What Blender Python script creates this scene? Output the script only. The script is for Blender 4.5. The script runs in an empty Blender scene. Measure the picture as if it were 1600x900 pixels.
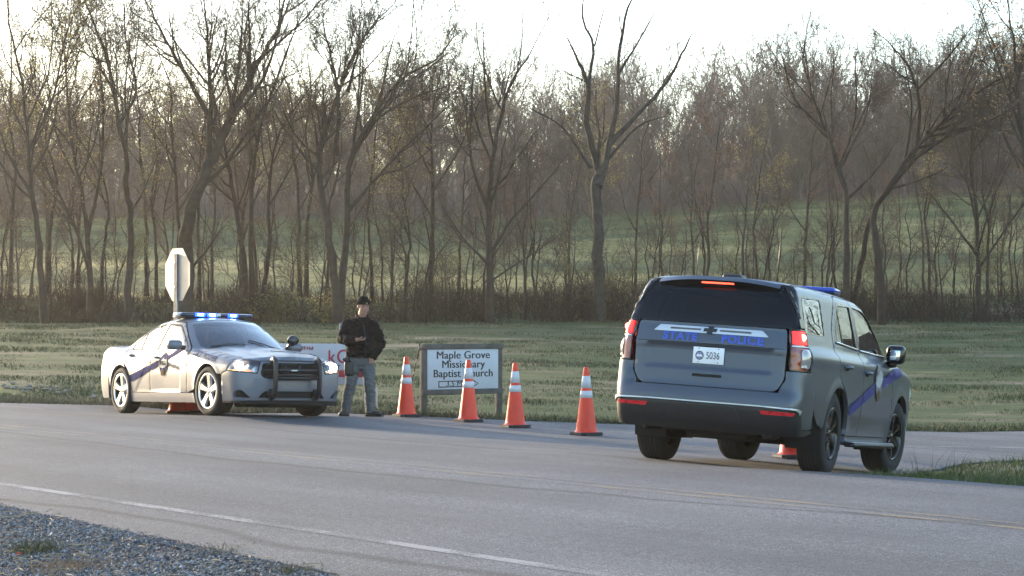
import bpy, bmesh, math, random
import numpy as np
from mathutils import Vector, Matrix
from mathutils.geometry import delaunay_2d_cdt

# ------------------------------------------------------------------ camera, sky, sun, exposure
S = bpy.context.scene
COL = S.collection
ZC = 1.55                                   # camera height above the datum
FPX = 3500.0                                # focal length in pixels of the 1600 px wide photograph
cam_d = bpy.data.cameras.new('camera'); cam_d.sensor_width = 36.0; cam_d.lens = 36.0 * FPX / 1600.0
cam_d.clip_start = 0.5; cam_d.clip_end = 8000.0
cam = bpy.data.objects.new('camera', cam_d); COL.objects.link(cam)
PITCH = math.atan(50.0 / FPX)
cam.location = (0, 0, ZC); cam.rotation_euler = (math.radians(90) + PITCH, 0, 0)
S.camera = cam

SUN_AZ = math.radians(-43.0)                # from +Y, negative = to the left
SUN_EL = math.radians(10.0)
world = bpy.data.worlds.new('World'); S.world = world; world.use_nodes = True
wn = world.node_tree
sky = wn.nodes.new('ShaderNodeTexSky'); sky.sky_type = 'NISHITA'; sky.sun_disc = False
sky.sun_elevation = SUN_EL; sky.sun_rotation = SUN_AZ
sky.altitude = 200; sky.air_density = 1.0; sky.dust_density = 1.5; sky.ozone_density = 1.7
wn.links.new(sky.outputs[0], wn.nodes['Background'].inputs['Color'])
wn.nodes['Background'].inputs['Strength'].default_value = 0.15
sun_d = bpy.data.lights.new('sun', 'SUN'); sun_d.energy = 2.2; sun_d.angle = math.radians(0.8); sun_d.color = (1.0, 0.80, 0.55)
sun = bpy.data.objects.new('sun', sun_d); COL.objects.link(sun)
SUNV = Vector((math.sin(SUN_AZ) * math.cos(SUN_EL), math.cos(SUN_AZ) * math.cos(SUN_EL), math.sin(SUN_EL)))
sun.rotation_euler = SUNV.to_track_quat('Z', 'Y').to_euler()
S.view_settings.view_transform = 'Standard'; S.view_settings.look = 'None'
S.view_settings.exposure = 2.32; S.view_settings.gamma = 1.0
S.render.engine = 'CYCLES'
S.cycles.max_bounces = 8; S.cycles.transparent_max_bounces = 16; S.cycles.volume_bounces = 0
S.cycles.use_denoising = True
HAZE_DENSITY = 0.00024

# ------------------------------------------------------------------ object helpers
def tag(o, label=None, cat=None, group=None, kind=None):
    if label: o['label'] = label
    if cat: o['category'] = cat
    if group: o['group'] = group
    if kind: o['kind'] = kind
    return o

def empty(name, loc=(0, 0, 0), rot=(0, 0, 0), label=None, cat=None, group=None):
    o = bpy.data.objects.new(name, None); COL.objects.link(o)
    o.empty_display_size = 0.2
    o.location = loc; o.rotation_euler = rot
    return tag(o, label, cat, group)

def link(name, me, mats, parent=None):
    o = bpy.data.objects.new(name, me); COL.objects.link(o)
    if mats is not None:
        for m in (mats if isinstance(mats, (list, tuple)) else [mats]): me.materials.append(m)
    if parent: o.parent = parent
    return o

def copy_tree(o, parent=None):
    c = o.copy(); COL.objects.link(c); c.parent = parent
    for ch in list(o.children): copy_tree(ch, c)
    return c

class MB:
    """collects faces, builds ONE mesh object"""
    def __init__(self): self.v = []; self.f = []; self.m = []; self.s = []; self.n = 0
    def add(self, v, f, mi=0, smooth=False):
        v = np.asarray(v, float).reshape(-1, 3); b = self.n
        self.v.append(v); self.n += len(v)
        for q in f: self.f.append(tuple(int(i) + b for i in q)); self.m.append(mi); self.s.append(smooth)
        return self
    def box(self, lo, hi, mi=0, rot=None, c=None):
        x0, y0, z0 = lo; x1, y1, z1 = hi
        v = np.array([(x0,y0,z0),(x1,y0,z0),(x1,y1,z0),(x0,y1,z0),(x0,y0,z1),(x1,y0,z1),(x1,y1,z1),(x0,y1,z1)], float)
        if rot is not None:
            M = np.array(rot); cc = np.array(c if c is not None else v.mean(0)); v = (v - cc) @ M.T + cc
        return self.add(v, [(0,3,2,1),(4,5,6,7),(0,1,5,4),(1,2,6,5),(2,3,7,6),(3,0,4,7)], mi)
    def rbox(self, lo, hi, r=0.01, mi=0, seg=2, M=None):
        bm = bmesh.new(); bmesh.ops.create_cube(bm, size=1.0)
        lo = Vector(lo); hi = Vector(hi)
        for v in bm.verts: v.co = Vector([(lo[i] + hi[i]) / 2 + v.co[i] * (hi[i] - lo[i]) for i in range(3)])
        bmesh.ops.bevel(bm, geom=list(bm.edges), offset=min(r, 0.49 * min(hi[i] - lo[i] for i in range(3))), segments=seg, affect='EDGES', profile=0.5)
        if M is not None: bmesh.ops.transform(bm, matrix=M, verts=bm.verts)
        bm.verts.index_update()
        self.add([v.co[:] for v in bm.verts], [[v.index for v in f.verts] for f in bm.faces], mi, True); bm.free(); return self
    def tube(self, pts, rad, sides=8, mi=0, cap=True, smooth=True, flat=(1, 1)):
        P = np.asarray(pts, float); n = len(P); rad = np.broadcast_to(np.asarray(rad, float), (n,))
        T = np.gradient(P, axis=0); T /= np.linalg.norm(T, axis=1)[:, None] + 1e-12
        ref = np.array([0, 0, 1.0]) if abs(T[0][2]) < 0.9 else np.array([0, 1.0, 0])
        a = np.arange(sides) * 2 * np.pi / sides
        V = np.empty((n, sides, 3))
        for i in range(n):
            u = np.cross(T[i], ref); u /= np.linalg.norm(u) + 1e-12; w = np.cross(u, T[i]); ref = w
            V[i] = P[i] + rad[i] * (np.cos(a)[:, None] * u * flat[0] + np.sin(a)[:, None] * w * flat[1])
        f = [(i*sides+j, i*sides+(j+1) % sides, (i+1)*sides+(j+1) % sides, (i+1)*sides+j) for i in range(n-1) for j in range(sides)]
        if cap: f += [tuple(range(sides))[::-1], tuple((n-1)*sides + j for j in range(sides))]
        return self.add(V.reshape(-1, 3), f, mi, smooth)
    def lathe(self, prof, n=32, axis='z', mi=0, o=(0, 0, 0), smooth=True, close=False):
        a = np.arange(n) * 2 * np.pi / n; k = len(prof); V = np.empty((k, n, 3))
        for i, (r, h) in enumerate(prof):
            c, s = r * np.cos(a), r * np.sin(a)
            if axis == 'z': V[i, :, 0], V[i, :, 1], V[i, :, 2] = c, s, h
            elif axis == 'y': V[i, :, 0], V[i, :, 1], V[i, :, 2] = c, h, s
            else: V[i, :, 0], V[i, :, 1], V[i, :, 2] = h, c, s
        f = [(i*n+j, i*n+(j+1) % n, (i+1)*n+(j+1) % n, (i+1)*n+j) for i in range(k-1) for j in range(n)]
        if close: f += [((k-1)*n+j, (k-1)*n+(j+1) % n, (j+1) % n, j) for j in range(n)]
        return self.add(V.reshape(-1, 3) + np.array(o), f, mi, smooth)
    def ball(self, c, r, mi=0, n=12, m=8):
        r = np.broadcast_to(np.asarray(r, float), (3,)); V = [(0, 0, 1)]
        for i in range(1, m):
            t = np.pi * i / m
            for j in range(n): V.append((np.sin(t)*np.cos(2*np.pi*j/n), np.sin(t)*np.sin(2*np.pi*j/n), np.cos(t)))
        V.append((0, 0, -1)); V = np.array(V) * r + np.array(c); f = []
        for j in range(n): f.append((0, 1+j, 1+(j+1) % n))
        for i in range(m-2):
            for j in range(n): a = 1+i*n; f.append((a+j, a+n+j, a+n+(j+1) % n, a+(j+1) % n))
        a = 1+(m-2)*n; e = len(V)-1
        for j in range(n): f.append((a+j, e, a+(j+1) % n))
        return self.add(V, f, mi, True)
    def mirror_y(self):
        b = MB(); b.v = [v * np.array([1, -1, 1]) for v in self.v]; b.n = self.n
        b.f = [q[::-1] for q in self.f]; b.m = list(self.m); b.s = list(self.s); return b
    def mesh(self, name):
        me = bpy.data.meshes.new(name)
        me.from_pydata(np.concatenate(self.v).tolist() if self.v else [], [], self.f)
        me.polygons.foreach_set('material_index', self.m); me.polygons.foreach_set('use_smooth', self.s); me.update()
        return me
    def build(self, name, mats, parent=None): return link(name, self.mesh(name), mats, parent)

def raw_mesh(name, V, F, mi=None, smooth=True):
    """fast mesh from numpy: F (n,k) one polygon size"""
    me = bpy.data.meshes.new(name); F = np.asarray(F, np.int32); V = np.asarray(V, np.float32); k = F.shape[1]
    me.vertices.add(len(V)); me.vertices.foreach_set('co', V.ravel())
    me.loops.add(F.size); me.loops.foreach_set('vertex_index', F.ravel())
    me.polygons.add(len(F)); me.polygons.foreach_set('loop_start', np.arange(len(F), dtype=np.int32) * k)
    me.polygons.foreach_set('use_smooth', np.full(len(F), smooth))
    if mi is not None: me.polygons.foreach_set('material_index', np.asarray(mi, np.int32))
    me.update(calc_edges=True); return me

# ------------------------------------------------------------------ materials
def ramp(nt, fac, stops):
    r = nt.nodes.new('ShaderNodeValToRGB'); nt.links.new(fac, r.inputs[0])
    while len(r.color_ramp.elements) < len(stops): r.color_ramp.elements.new(0.5)
    for e, (p, c) in zip(r.color_ramp.elements, stops):
        e.position = p; e.color = (c[0], c[1], c[2], 1) if not isinstance(c, (int, float)) else (c, c, c, 1)
    return r.outputs[0]

def noise(nt, scale, detail=4, rough=0.55, coord='Object', stretch=None):
    tc = nt.nodes.new('ShaderNodeTexCoord'); n = nt.nodes.new('ShaderNodeTexNoise')
    n.inputs['Scale'].default_value = scale; n.inputs['Detail'].default_value = detail; n.inputs['Roughness'].default_value = rough
    src = tc.outputs[coord]
    if stretch:
        mp = nt.nodes.new('ShaderNodeMapping'); mp.inputs['Scale'].default_value = stretch
        nt.links.new(src, mp.inputs[0]); src = mp.outputs[0]
    nt.links.new(src, n.inputs['Vector']); return n.outputs['Fac']

def mixc(nt, f, a, b):
    m = nt.nodes.new('ShaderNodeMix'); m.data_type = 'RGBA'
    for s, v in ((m.inputs[0], f), (m.inputs[6], a), (m.inputs[7], b)):
        if hasattr(v, 'links'): nt.links.new(v, s)
        elif isinstance(v, (int, float)): s.default_value = v
        else: s.default_value = (*v, 1)
    return m.outputs[2]

def mat(name, col, rough=0.6, metal=0.0, var=0.12, scale=6.0, bump=0.0, bscale=40.0, coat=0.0, emit=None, estr=0.0, spec=0.5, coord='Object'):
    m = bpy.data.materials.new(name); m.use_nodes = True; nt = m.node_tree; b = nt.nodes['Principled BSDF']
    lo = tuple(max(0, c * (1 - var)) for c in col); hi = tuple(min(1, c * (1 + var)) for c in col)
    f = noise(nt, scale, coord=coord)
    nt.links.new(ramp(nt, f, [(0.3, lo), (0.7, hi)]), b.inputs['Base Color'])
    b.inputs['Roughness'].default_value = rough; b.inputs['Metallic'].default_value = metal
    b.inputs['Coat Weight'].default_value = coat; b.inputs['Coat Roughness'].default_value = 0.04
    b.inputs['Specular IOR Level'].default_value = spec
    if emit: b.inputs['Emission Color'].default_value = (*emit, 1); b.inputs['Emission Strength'].default_value = estr
    if bump > 0:
        bp = nt.nodes.new('ShaderNodeBump'); bp.inputs['Strength'].default_value = bump; bp.inputs['Distance'].default_value = 0.01
        nt.links.new(noise(nt, bscale, coord=coord), bp.inputs['Height']); nt.links.new(bp.outputs[0], b.inputs['Normal'])
    return m

def glass_mat(name, tint, rough=0.0, gain=2.0):
    m = bpy.data.materials.new(name); m.use_nodes = True; nt = m.node_tree
    for n in list(nt.nodes):
        if n.type == 'BSDF_PRINCIPLED': nt.nodes.remove(n)
    out = nt.nodes['Material Output']; tr = nt.nodes.new('ShaderNodeBsdfTransparent'); tr.inputs[0].default_value = (*tint, 1)
    gl = nt.nodes.new('ShaderNodeBsdfGlossy'); gl.inputs['Roughness'].default_value = rough; gl.inputs[0].default_value = (0.95, 0.97, 1, 1)
    fr = nt.nodes.new('ShaderNodeFresnel'); fr.inputs[0].default_value = 1.52
    mx = nt.nodes.new('ShaderNodeMixShader')
    mt = nt.nodes.new('ShaderNodeMath'); mt.operation = 'MULTIPLY'; mt.inputs[1].default_value = gain; mt.use_clamp = True
    nt.links.new(fr.outputs[0], mt.inputs[0])
    nt.links.new(mt.outputs[0], mx.inputs[0]); nt.links.new(tr.outputs[0], mx.inputs[1]); nt.links.new(gl.outputs[0], mx.inputs[2])
    nt.links.new(mx.outputs[0], out.inputs[0]); return m

# ------------------------------------------------------------------ terrain
rng = np.random.default_rng(7)
def sstep(a, b, x):
    t = np.clip((x - a) / (b - a), 0, 1); return t * t * (3 - 2 * t)
def Rot(yaw, pitch, roll):
    cy, sy = np.cos(yaw), np.sin(yaw); cp, sp = np.cos(pitch), np.sin(pitch); cr, sr = np.cos(roll), np.sin(roll)
    return (np.array([[cy,-sy,0],[sy,cy,0],[0,0,1]]) @ np.array([[cp,0,sp],[0,1,0],[-sp,0,cp]]) @ np.array([[1,0,0],[0,cr,-sr],[0,sr,cr]]))
SUV_POSE = ((2.855, 24.45, ZC - 1.59), tuple(np.radians((68.6, 3.4, 3.7))))
SED_POSE = ((-4.55, 34.5, ZC - 1.457), tuple(np.radians((-56.0, -1.3, -1.6))))
FAR_EDGE = np.array([(-60, 62), (-20, 45.5), (-12, 40.0), (-8.6, 38.1), (-6.4, 37.2), (-2.8, 36.0), (0, 35.1), (1.8, 34.8), (5, 34.9), (8.2, 35.6), (20, 37.5), (60, 44)], float)
NEAR_EDGE = np.array([(3.15, 21.4), (3.5, 22.6), (4.0, 24.4), (4.75, 26.2), (6.5, 28.2), (10, 29.6), (20, 31.2), (60, 37)], float)
def vcoord(x, y): return 0.815 * x + 0.58 * y
def smooth_noise(x, y, sc, seed=0):
    """lattice value noise, three octaves, about -1..1; features about sc metres across"""
    x = np.asarray(x, float); y = np.asarray(y, float) + 0 * x; o = 0; T = np.random.default_rng(seed).uniform(-1, 1, (64, 64)); s = sc * .5; am = 1.0
    for k in range(3):
        u, v = x / s + 17.3 * k, y / s + 9.1 * k; i, j = np.floor(u).astype(int), np.floor(v).astype(int); fu, fv = u - i, v - j
        fu = fu * fu * (3 - 2 * fu); fv = fv * fv * (3 - 2 * fv); h = lambda a, b: T[a % 64, b % 64]
        o = o + am * ((h(i, j) * (1 - fu) + h(i + 1, j) * fu) * (1 - fv) + (h(i, j + 1) * (1 - fu) + h(i + 1, j + 1) * fu) * fv); s /= 2.1; am *= .5
    return o
VT = np.linspace(-40, 30, 1401)
MAINT = np.interp(VT, [-40, 3, 6.2, 6.75, 7.4, 11.05, 14.9, 16], [-1.9, -1.58, -1.47, -1.40, -1.36, -1.33, -1.42, -1.46])
_k = np.exp(-0.5 * (np.arange(-30, 31) / 9.0) ** 2); _k /= _k.sum()
MAINT[40:-40] = np.convolve(MAINT, _k, 'same')[40:-40]
def G(x, y):
    x = np.asarray(x, float); y = np.asarray(y, float); v = vcoord(x, y)
    main = np.interp(v, VT, MAINT)
    side = -1.46 - 0.028 * (np.clip(x, -30, 7) + 4)
    w = sstep(14.2, 18.5, v); base = main * (1 - w) + side * w
    ty = np.clip((y - 37) / (103 - 37), 0, 1) ** 1.25
    base = base * (1 - ty) + (-0.12 + 0.02 * smooth_noise(x, y, 23)) * ty
    nb = smooth_noise(x, y * 0 + 3, 17, 3)
    up = np.interp(y, [0, 103, 105, 108.5, 112, 135, 170, 240, 310, 345, 5000], [0, 0, .25, 1.15, 1.2, 2.2, 4.8, 11.6, 18.2, 22.5, 22.5])
    hx = np.interp(x, [-60, -20, 0, 30, 60], [1.0, 1.0, 1.02, 1.16, 1.3])
    up = np.where(y > 112, 1.2 + (up - 1.2) * hx, up * (1 + 0.18 * nb))
    far = sstep(112, 150, y) * 0.5 * smooth_noise(x, y, 60, 5)
    z = base + up + far
    for (loc, ang) in (SUV_POSE, SED_POSE):                 # the road lies flat under each parked car
        M = Rot(*ang); n = M[:, 2]; dx, dy = x - loc[0], y - loc[1]
        zp = (loc[2] - ZC) - (n[0] * dx + n[1] * dy) / n[2]
        lx = dx * M[0, 0] + dy * M[1, 0]; ly = dx * M[0, 1] + dy * M[1, 1]
        d = np.hypot(np.maximum(np.abs(lx) - 1.7, 0), np.maximum(np.abs(ly) - 0.95, 0))
        ww = 1 - sstep(0.1, 1.8, d); z = z * (1 - ww) + zp * ww
    return z + ZC
def g1(x, y): return float(G(np.array([x]), np.array([y]))[0])
def ground_at(px, py):
    """ground point seen at a pixel of the 1600x900 photograph"""
    d = np.array([(px - 800) / FPX, 1.0, (450 - py) / FPX]); c, s = math.cos(PITCH), math.sin(PITCH)
    d = np.array([d[0], d[1] * c - d[2] * s, d[1] * s + d[2] * c])
    t = np.arange(8, 400, 0.02); h = ZC + d[2] * t - G(d[0] * t, d[1] * t); i = int(np.argmax(h < 0))
    return d[0] * t[i], d[1] * t[i], g1(d[0] * t[i], d[1] * t[i])
def px_at(px, py, Y):
    """world point at depth Y behind a pixel (used once, to read positions off the photo)"""
    return ((px - 800) / FPX * Y, Y, ZC + (500 - py) / FPX * Y)

def cdt(poly, pts, holes=()):
    loops = [poly] + list(holes); V = []; E = []
    for L in loops:
        b = len(V); V += [tuple(p) for p in L]; E += [(b + i, b + (i + 1) % len(L)) for i in range(len(L))]
    V += [tuple(p) for p in pts]
    r = delaunay_2d_cdt([Vector(p) for p in V], E, [], 0, 1e-6)
    V2 = np.array([v[:] for v in r[0]]); T = np.array([t for t in r[2] if len(t) == 3])
    c = V2[T].mean(1); k = inpoly(c, poly)
    for h in holes: k &= ~inpoly(c, h)
    T = T[k]; a = V2[T]
    ar = (a[:,1,0]-a[:,0,0])*(a[:,2,1]-a[:,0,1])-(a[:,1,1]-a[:,0,1])*(a[:,2,0]-a[:,0,0])
    T[ar < 0] = T[ar < 0][:, ::-1]
    return V2, T[np.abs(ar) > 1e-9]
def inpoly(P, poly):
    P = np.asarray(P, float); Q = np.asarray(poly, float); r = np.zeros(len(P), bool); j = len(Q) - 1
    for i in range(len(Q)):
        yi, yj = Q[i, 1], Q[j, 1]
        c = ((yi > P[:, 1]) != (yj > P[:, 1])) & (P[:, 0] < (Q[j, 0] - Q[i, 0]) * (P[:, 1] - yi) / (yj - yi + 1e-15) + Q[i, 0]); r ^= c; j = i
    return r
def resample(poly, h, closed=True):
    P = np.asarray(poly, float); out = []; n = len(P)
    for i in range(n if closed else n - 1):
        a, b = P[i], P[(i + 1) % n]; k = max(1, int(round(np.linalg.norm(b - a) / h)))
        out += [a + (b - a) * j / k for j in range(k)]
    if not closed: out.append(P[-1])
    return np.array(out)
def polyd(P, Q):
    P = np.asarray(P, float); d = np.full(len(P), 1e9); n = len(Q)
    for i in range(n):
        a, b = Q[i], Q[(i + 1) % n]; ab = b - a; t = np.clip(((P - a) @ ab) / (ab @ ab + 1e-15), 0, 1)
        d = np.minimum(d, np.linalg.norm(P - a - t[:, None] * ab, axis=1))
    return d

# road outline: the main road, then the side road's far and near edges
def main_edge(v, x): return (x, (v - 0.815 * x) / 0.58)
edge_v = lambda x: 6.75 - .08 * np.clip(np.asarray(x) + 4, 0, 4)
near = [main_edge(float(edge_v(x)), x) for x in np.linspace(26, -70, 60)]
near = [(x, y) for x, y in near if y > -12]
jit = lambda p, a, s: np.array(p) + np.array([0, 1]) * (a * smooth_noise(np.array(p)[:, 0], np.array(p)[:, 1], 1.3, s)[:, None])
near_p = resample(near, 0.25, False); near_p = near_p + 0.03 * np.stack([smooth_noise(near_p[:,0], near_p[:,1], .9, 11), smooth_noise(near_p[:,0], near_p[:,1], .6, 12)], 1)
far_p = jit(resample(FAR_EDGE, 0.3, False), 0.05, 13)
isl_p = jit(resample(NEAR_EDGE[::-1], 0.2, False), 0.05, 14)
right_p = jit(resample([main_edge(14.9, x) for x in np.linspace(3.15, 30, 40)][1:], 0.25, False), 0.03, 15)
ROAD = [tuple(p) for p in near_p] + [(-70, near_p[-1][1] + 12)] + [tuple(p) for p in far_p] + [tuple(p) for p in isl_p] + [tuple(p) for p in right_p if p[1] > -12]
ROAD_A = np.array(ROAD)
def on_road(x, y): return inpoly(np.stack([np.ravel(x), np.ravel(y)], 1), ROAD_A).reshape(np.shape(x))

M_ = {}
def ground_material():
    m = bpy.data.materials.new('field_ground'); m.use_nodes = True; nt = m.node_tree; b = nt.nodes['Principled BSDF']
    b.inputs['Roughness'].default_value = 0.95; b.inputs['Specular IOR Level'].default_value = 0.1
    tc = nt.nodes.new('ShaderNodeTexCoord'); sx = nt.nodes.new('ShaderNodeSeparateXYZ'); nt.links.new(tc.outputs['Object'], sx.inputs[0])
    n1 = noise(nt, 0.24, 7, 0.66, stretch=(0.75, 1.0, 1.0)); n2 = noise(nt, 2.2, 6, 0.7, stretch=(0.5, 1, 1)); n3 = noise(nt, 14, 3, 0.7)
    c1 = ramp(nt, n1, [(0.33, (0.225, 0.195, 0.150)), (0.41, (0.120, 0.118, 0.070)), (0.50, (0.062, 0.084, 0.036)), (0.62, (0.036, 0.068, 0.022))])
    c2 = ramp(nt, n2, [(0.30, (0.40, 0.42, 0.38)), (0.5, (0.9, 0.9, 0.88)), (0.72, (1.35, 1.25, 1.05))])
    c3 = ramp(nt, n3, [(0.3, 0.6), (0.7, 1.3)])
    def mul(a, c):
        q = nt.nodes.new('ShaderNodeMix'); q.data_type = 'RGBA'; q.blend_type = 'MULTIPLY'; q.inputs[0].default_value = 1
        nt.links.new(a, q.inputs[6]); nt.links.new(c, q.inputs[7]); return q.outputs[2]
    field = mul(mul(c1, c2), c3)
    # beyond the bank: greener pasture, sunlit strips put into the colour as pale bands
    n4 = noise(nt, 0.05, 5, 0.6, stretch=(0.4, 1, 1)); past = mul(ramp(nt, n4, [(0.38, (0.26, 0.22, 0.085)), (0.48, (0.115, 0.120, 0.036)), (0.60, (0.045, 0.070, 0.024))]), c2)
    mr = nt.nodes.new('ShaderNodeMapRange'); mr.inputs[1].default_value = 106; mr.inputs[2].default_value = 111; nt.links.new(sx.outputs[1], mr.inputs[0])
    col = mixc(nt, mr.outputs[0], field, past)
    # wood floor
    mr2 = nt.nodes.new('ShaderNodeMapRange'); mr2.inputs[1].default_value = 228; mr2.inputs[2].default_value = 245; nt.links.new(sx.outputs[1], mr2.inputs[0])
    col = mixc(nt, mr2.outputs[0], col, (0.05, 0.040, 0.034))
    # gravel shoulder side of the road (v < 7)
    dp = nt.nodes.new('ShaderNodeVectorMath'); dp.operation = 'DOT_PRODUCT'; dp.inputs[1].default_value = (0.815, 0.58, 0); nt.links.new(tc.outputs['Object'], dp.inputs[0])
    mr3 = nt.nodes.new('ShaderNodeMapRange'); mr3.inputs[1].default_value = 8.0; mr3.inputs[2].default_value = 7.5; nt.links.new(dp.outputs['Value'], mr3.inputs[0])
    n5 = noise(nt, 45, 4, 0.7); grav = ramp(nt, n5, [(0.3, (0.035, 0.038, 0.045)), (0.5, (0.085, 0.09, 0.105)), (0.7, (0.17, 0.175, 0.19))])
    col = mixc(nt, mr3.outputs[0], col, grav)
    nt.links.new(col, b.inputs['Base Color'])
    bp = nt.nodes.new('ShaderNodeBump'); bp.inputs['Strength'].default_value = 0.6; bp.inputs['Distance'].default_value = 0.05
    nt.links.new(n2, bp.inputs['Height']); nt.links.new(bp.outputs[0], b.inputs['Normal'])
    return m

def asphalt_nodes(nt):
    """aggregate speckle + broad tyre-polished bands running with the main road; returns colour, bump height"""
    tc = nt.nodes.new('ShaderNodeTexCoord'); mp = nt.nodes.new('ShaderNodeMapping'); mp.inputs['Rotation'].default_value = (0, 0, math.radians(54.6))
    nt.links.new(tc.outputs['Object'], mp.inputs[0])
    def nz(scale, d, r, st=None):
        n = nt.nodes.new('ShaderNodeTexNoise'); n.inputs['Scale'].default_value = scale; n.inputs['Detail'].default_value = d; n.inputs['Roughness'].default_value = r
        src = mp.outputs[0]
        if st:
            k = nt.nodes.new('ShaderNodeVectorMath'); k.operation = 'MULTIPLY'; k.inputs[1].default_value = st; nt.links.new(src, k.inputs[0]); src = k.outputs[0]
        nt.links.new(src, n.inputs['Vector']); return n.outputs['Fac']
    fine = nz(95, 3, 0.75); mid = nz(22, 4, 0.7); band = nz(0.9, 4, 0.55, (0.10, 1, 1)); big = nz(0.35, 4, 0.6)
    c = ramp(nt, fine, [(0.32, (0.012, 0.011, 0.012)), (0.46, (0.080, 0.080, 0.087)), (0.56, (0.110, 0.110, 0.120)), (0.70, (0.39, 0.39, 0.41))])
    def mul(a, f, lo, hi):
        q = nt.nodes.new('ShaderNodeMix'); q.data_type = 'RGBA'; q.blend_type = 'MULTIPLY'; q.inputs[0].default_value = 1
        nt.links.new(a, q.inputs[6]); nt.links.new(ramp(nt, f, [(0.3, lo), (0.7, hi)]), q.inputs[7]); return q.outputs[2]
    c = mul(mul(mul(c, mid, 0.70, 1.26), band, 0.66, 1.26), big, (0.76, 0.77, 0.80), (1.14, 1.13, 1.11))
    # thin wandering cracks
    vo = nt.nodes.new('ShaderNodeTexVoronoi'); vo.feature = 'DISTANCE_TO_EDGE'; vo.inputs['Scale'].default_value = 0.22
    ds = nt.nodes.new('ShaderNodeMix'); ds.data_type = 'VECTOR'; ds.inputs[0].default_value = 0.06
    nn = nt.nodes.new('ShaderNodeTexNoise'); nn.inputs['Scale'].default_value = 1.2; nn.inputs['Detail'].default_value = 6; nt.links.new(mp.outputs[0], nn.inputs['Vector'])
    nt.links.new(mp.outputs[0], ds.inputs[4]); nt.links.new(nn.outputs['Color'], ds.inputs[5]); nt.links.new(ds.outputs[1], vo.inputs['Vector'])
    cr = ramp(nt, vo.outputs['Distance'], [(0.0, 0.55), (0.004, 1.0)])
    q = nt.nodes.new('ShaderNodeMix'); q.data_type = 'RGBA'; q.blend_type = 'MULTIPLY'; q.inputs[0].default_value = 0.35
    nt.links.new(c, q.inputs[6]); nt.links.new(cr, q.inputs[7])
    wv = nt.nodes.new('ShaderNodeTexWave'); wv.wave_type = 'BANDS'; wv.bands_direction = 'Y'; wv.inputs['Scale'].default_value = 0.085; wv.inputs['Distortion'].default_value = 5.0; wv.inputs['Detail'].default_value = 5; wv.inputs['Detail Scale'].default_value = 0.5; nt.links.new(mp.outputs[0], wv.inputs['Vector'])
    seam = ramp(nt, wv.outputs['Fac'], [(0.0, 0.45), (0.0035, 1.0)]); q2 = nt.nodes.new('ShaderNodeMix'); q2.data_type = 'RGBA'; q2.blend_type = 'MULTIPLY'; q2.inputs[0].default_value = 0.8
    nt.links.new(q.outputs[2], q2.inputs[6]); nt.links.new(seam, q2.inputs[7])
    st = nz(0.55, 3, 0.5, (0.5, 1, 1)); q3 = nt.nodes.new('ShaderNodeMix'); q3.data_type = 'RGBA'; q3.blend_type = 'MULTIPLY'; q3.inputs[0].default_value = 1
    nt.links.new(q2.outputs[2], q3.inputs[6]); nt.links.new(ramp(nt, st, [(0.24, 0.72), (0.36, 1.0)]), q3.inputs[7])
    return q3.outputs[2], fine, mid, mp

def asphalt():
    m = bpy.data.materials.new('asphalt'); m.use_nodes = True; nt = m.node_tree; b = nt.nodes['Principled BSDF']
    c, fine, mid, mp = asphalt_nodes(nt); nt.links.new(c, b.inputs['Base Color'])
    b.inputs['Roughness'].default_value = 0.8; b.inputs['Specular IOR Level'].default_value = 0.3
    bp = nt.nodes.new('ShaderNodeBump'); bp.inputs['Strength'].default_value = 0.55; bp.inputs['Distance'].default_value = 0.012
    nt.links.new(fine, bp.inputs['Height']); nt.links.new(bp.outputs[0], b.inputs['Normal']); return m

def paint_line(name, col, wear):
    m = bpy.data.materials.new(name); m.use_nodes = True; nt = m.node_tree; b = nt.nodes['Principled BSDF']
    c, fine, mid, mp = asphalt_nodes(nt)
    n1 = noise(nt, 38, 5, 0.8); n2 = noise(nt, 1.3, 4, 0.6)
    ad = nt.nodes.new('ShaderNodeMath'); ad.operation = 'ADD'; nt.links.new(n1, ad.inputs[0]); nt.links.new(n2, ad.inputs[1])
    f = ramp(nt, ad.outputs[0], [(wear - 0.12, 0.0), (wear + 0.12, 1.0)])
    nt.links.new(mixc(nt, f, col, c), b.inputs['Base Color']); b.inputs['Roughness'].default_value = 0.8
    bp = nt.nodes.new('ShaderNodeBump'); bp.inputs['Strength'].default_value = 0.5; bp.inputs['Distance'].default_value = 0.012
    nt.links.new(fine, bp.inputs['Height']); nt.links.new(bp.outputs[0], b.inputs['Normal']); return m

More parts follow.
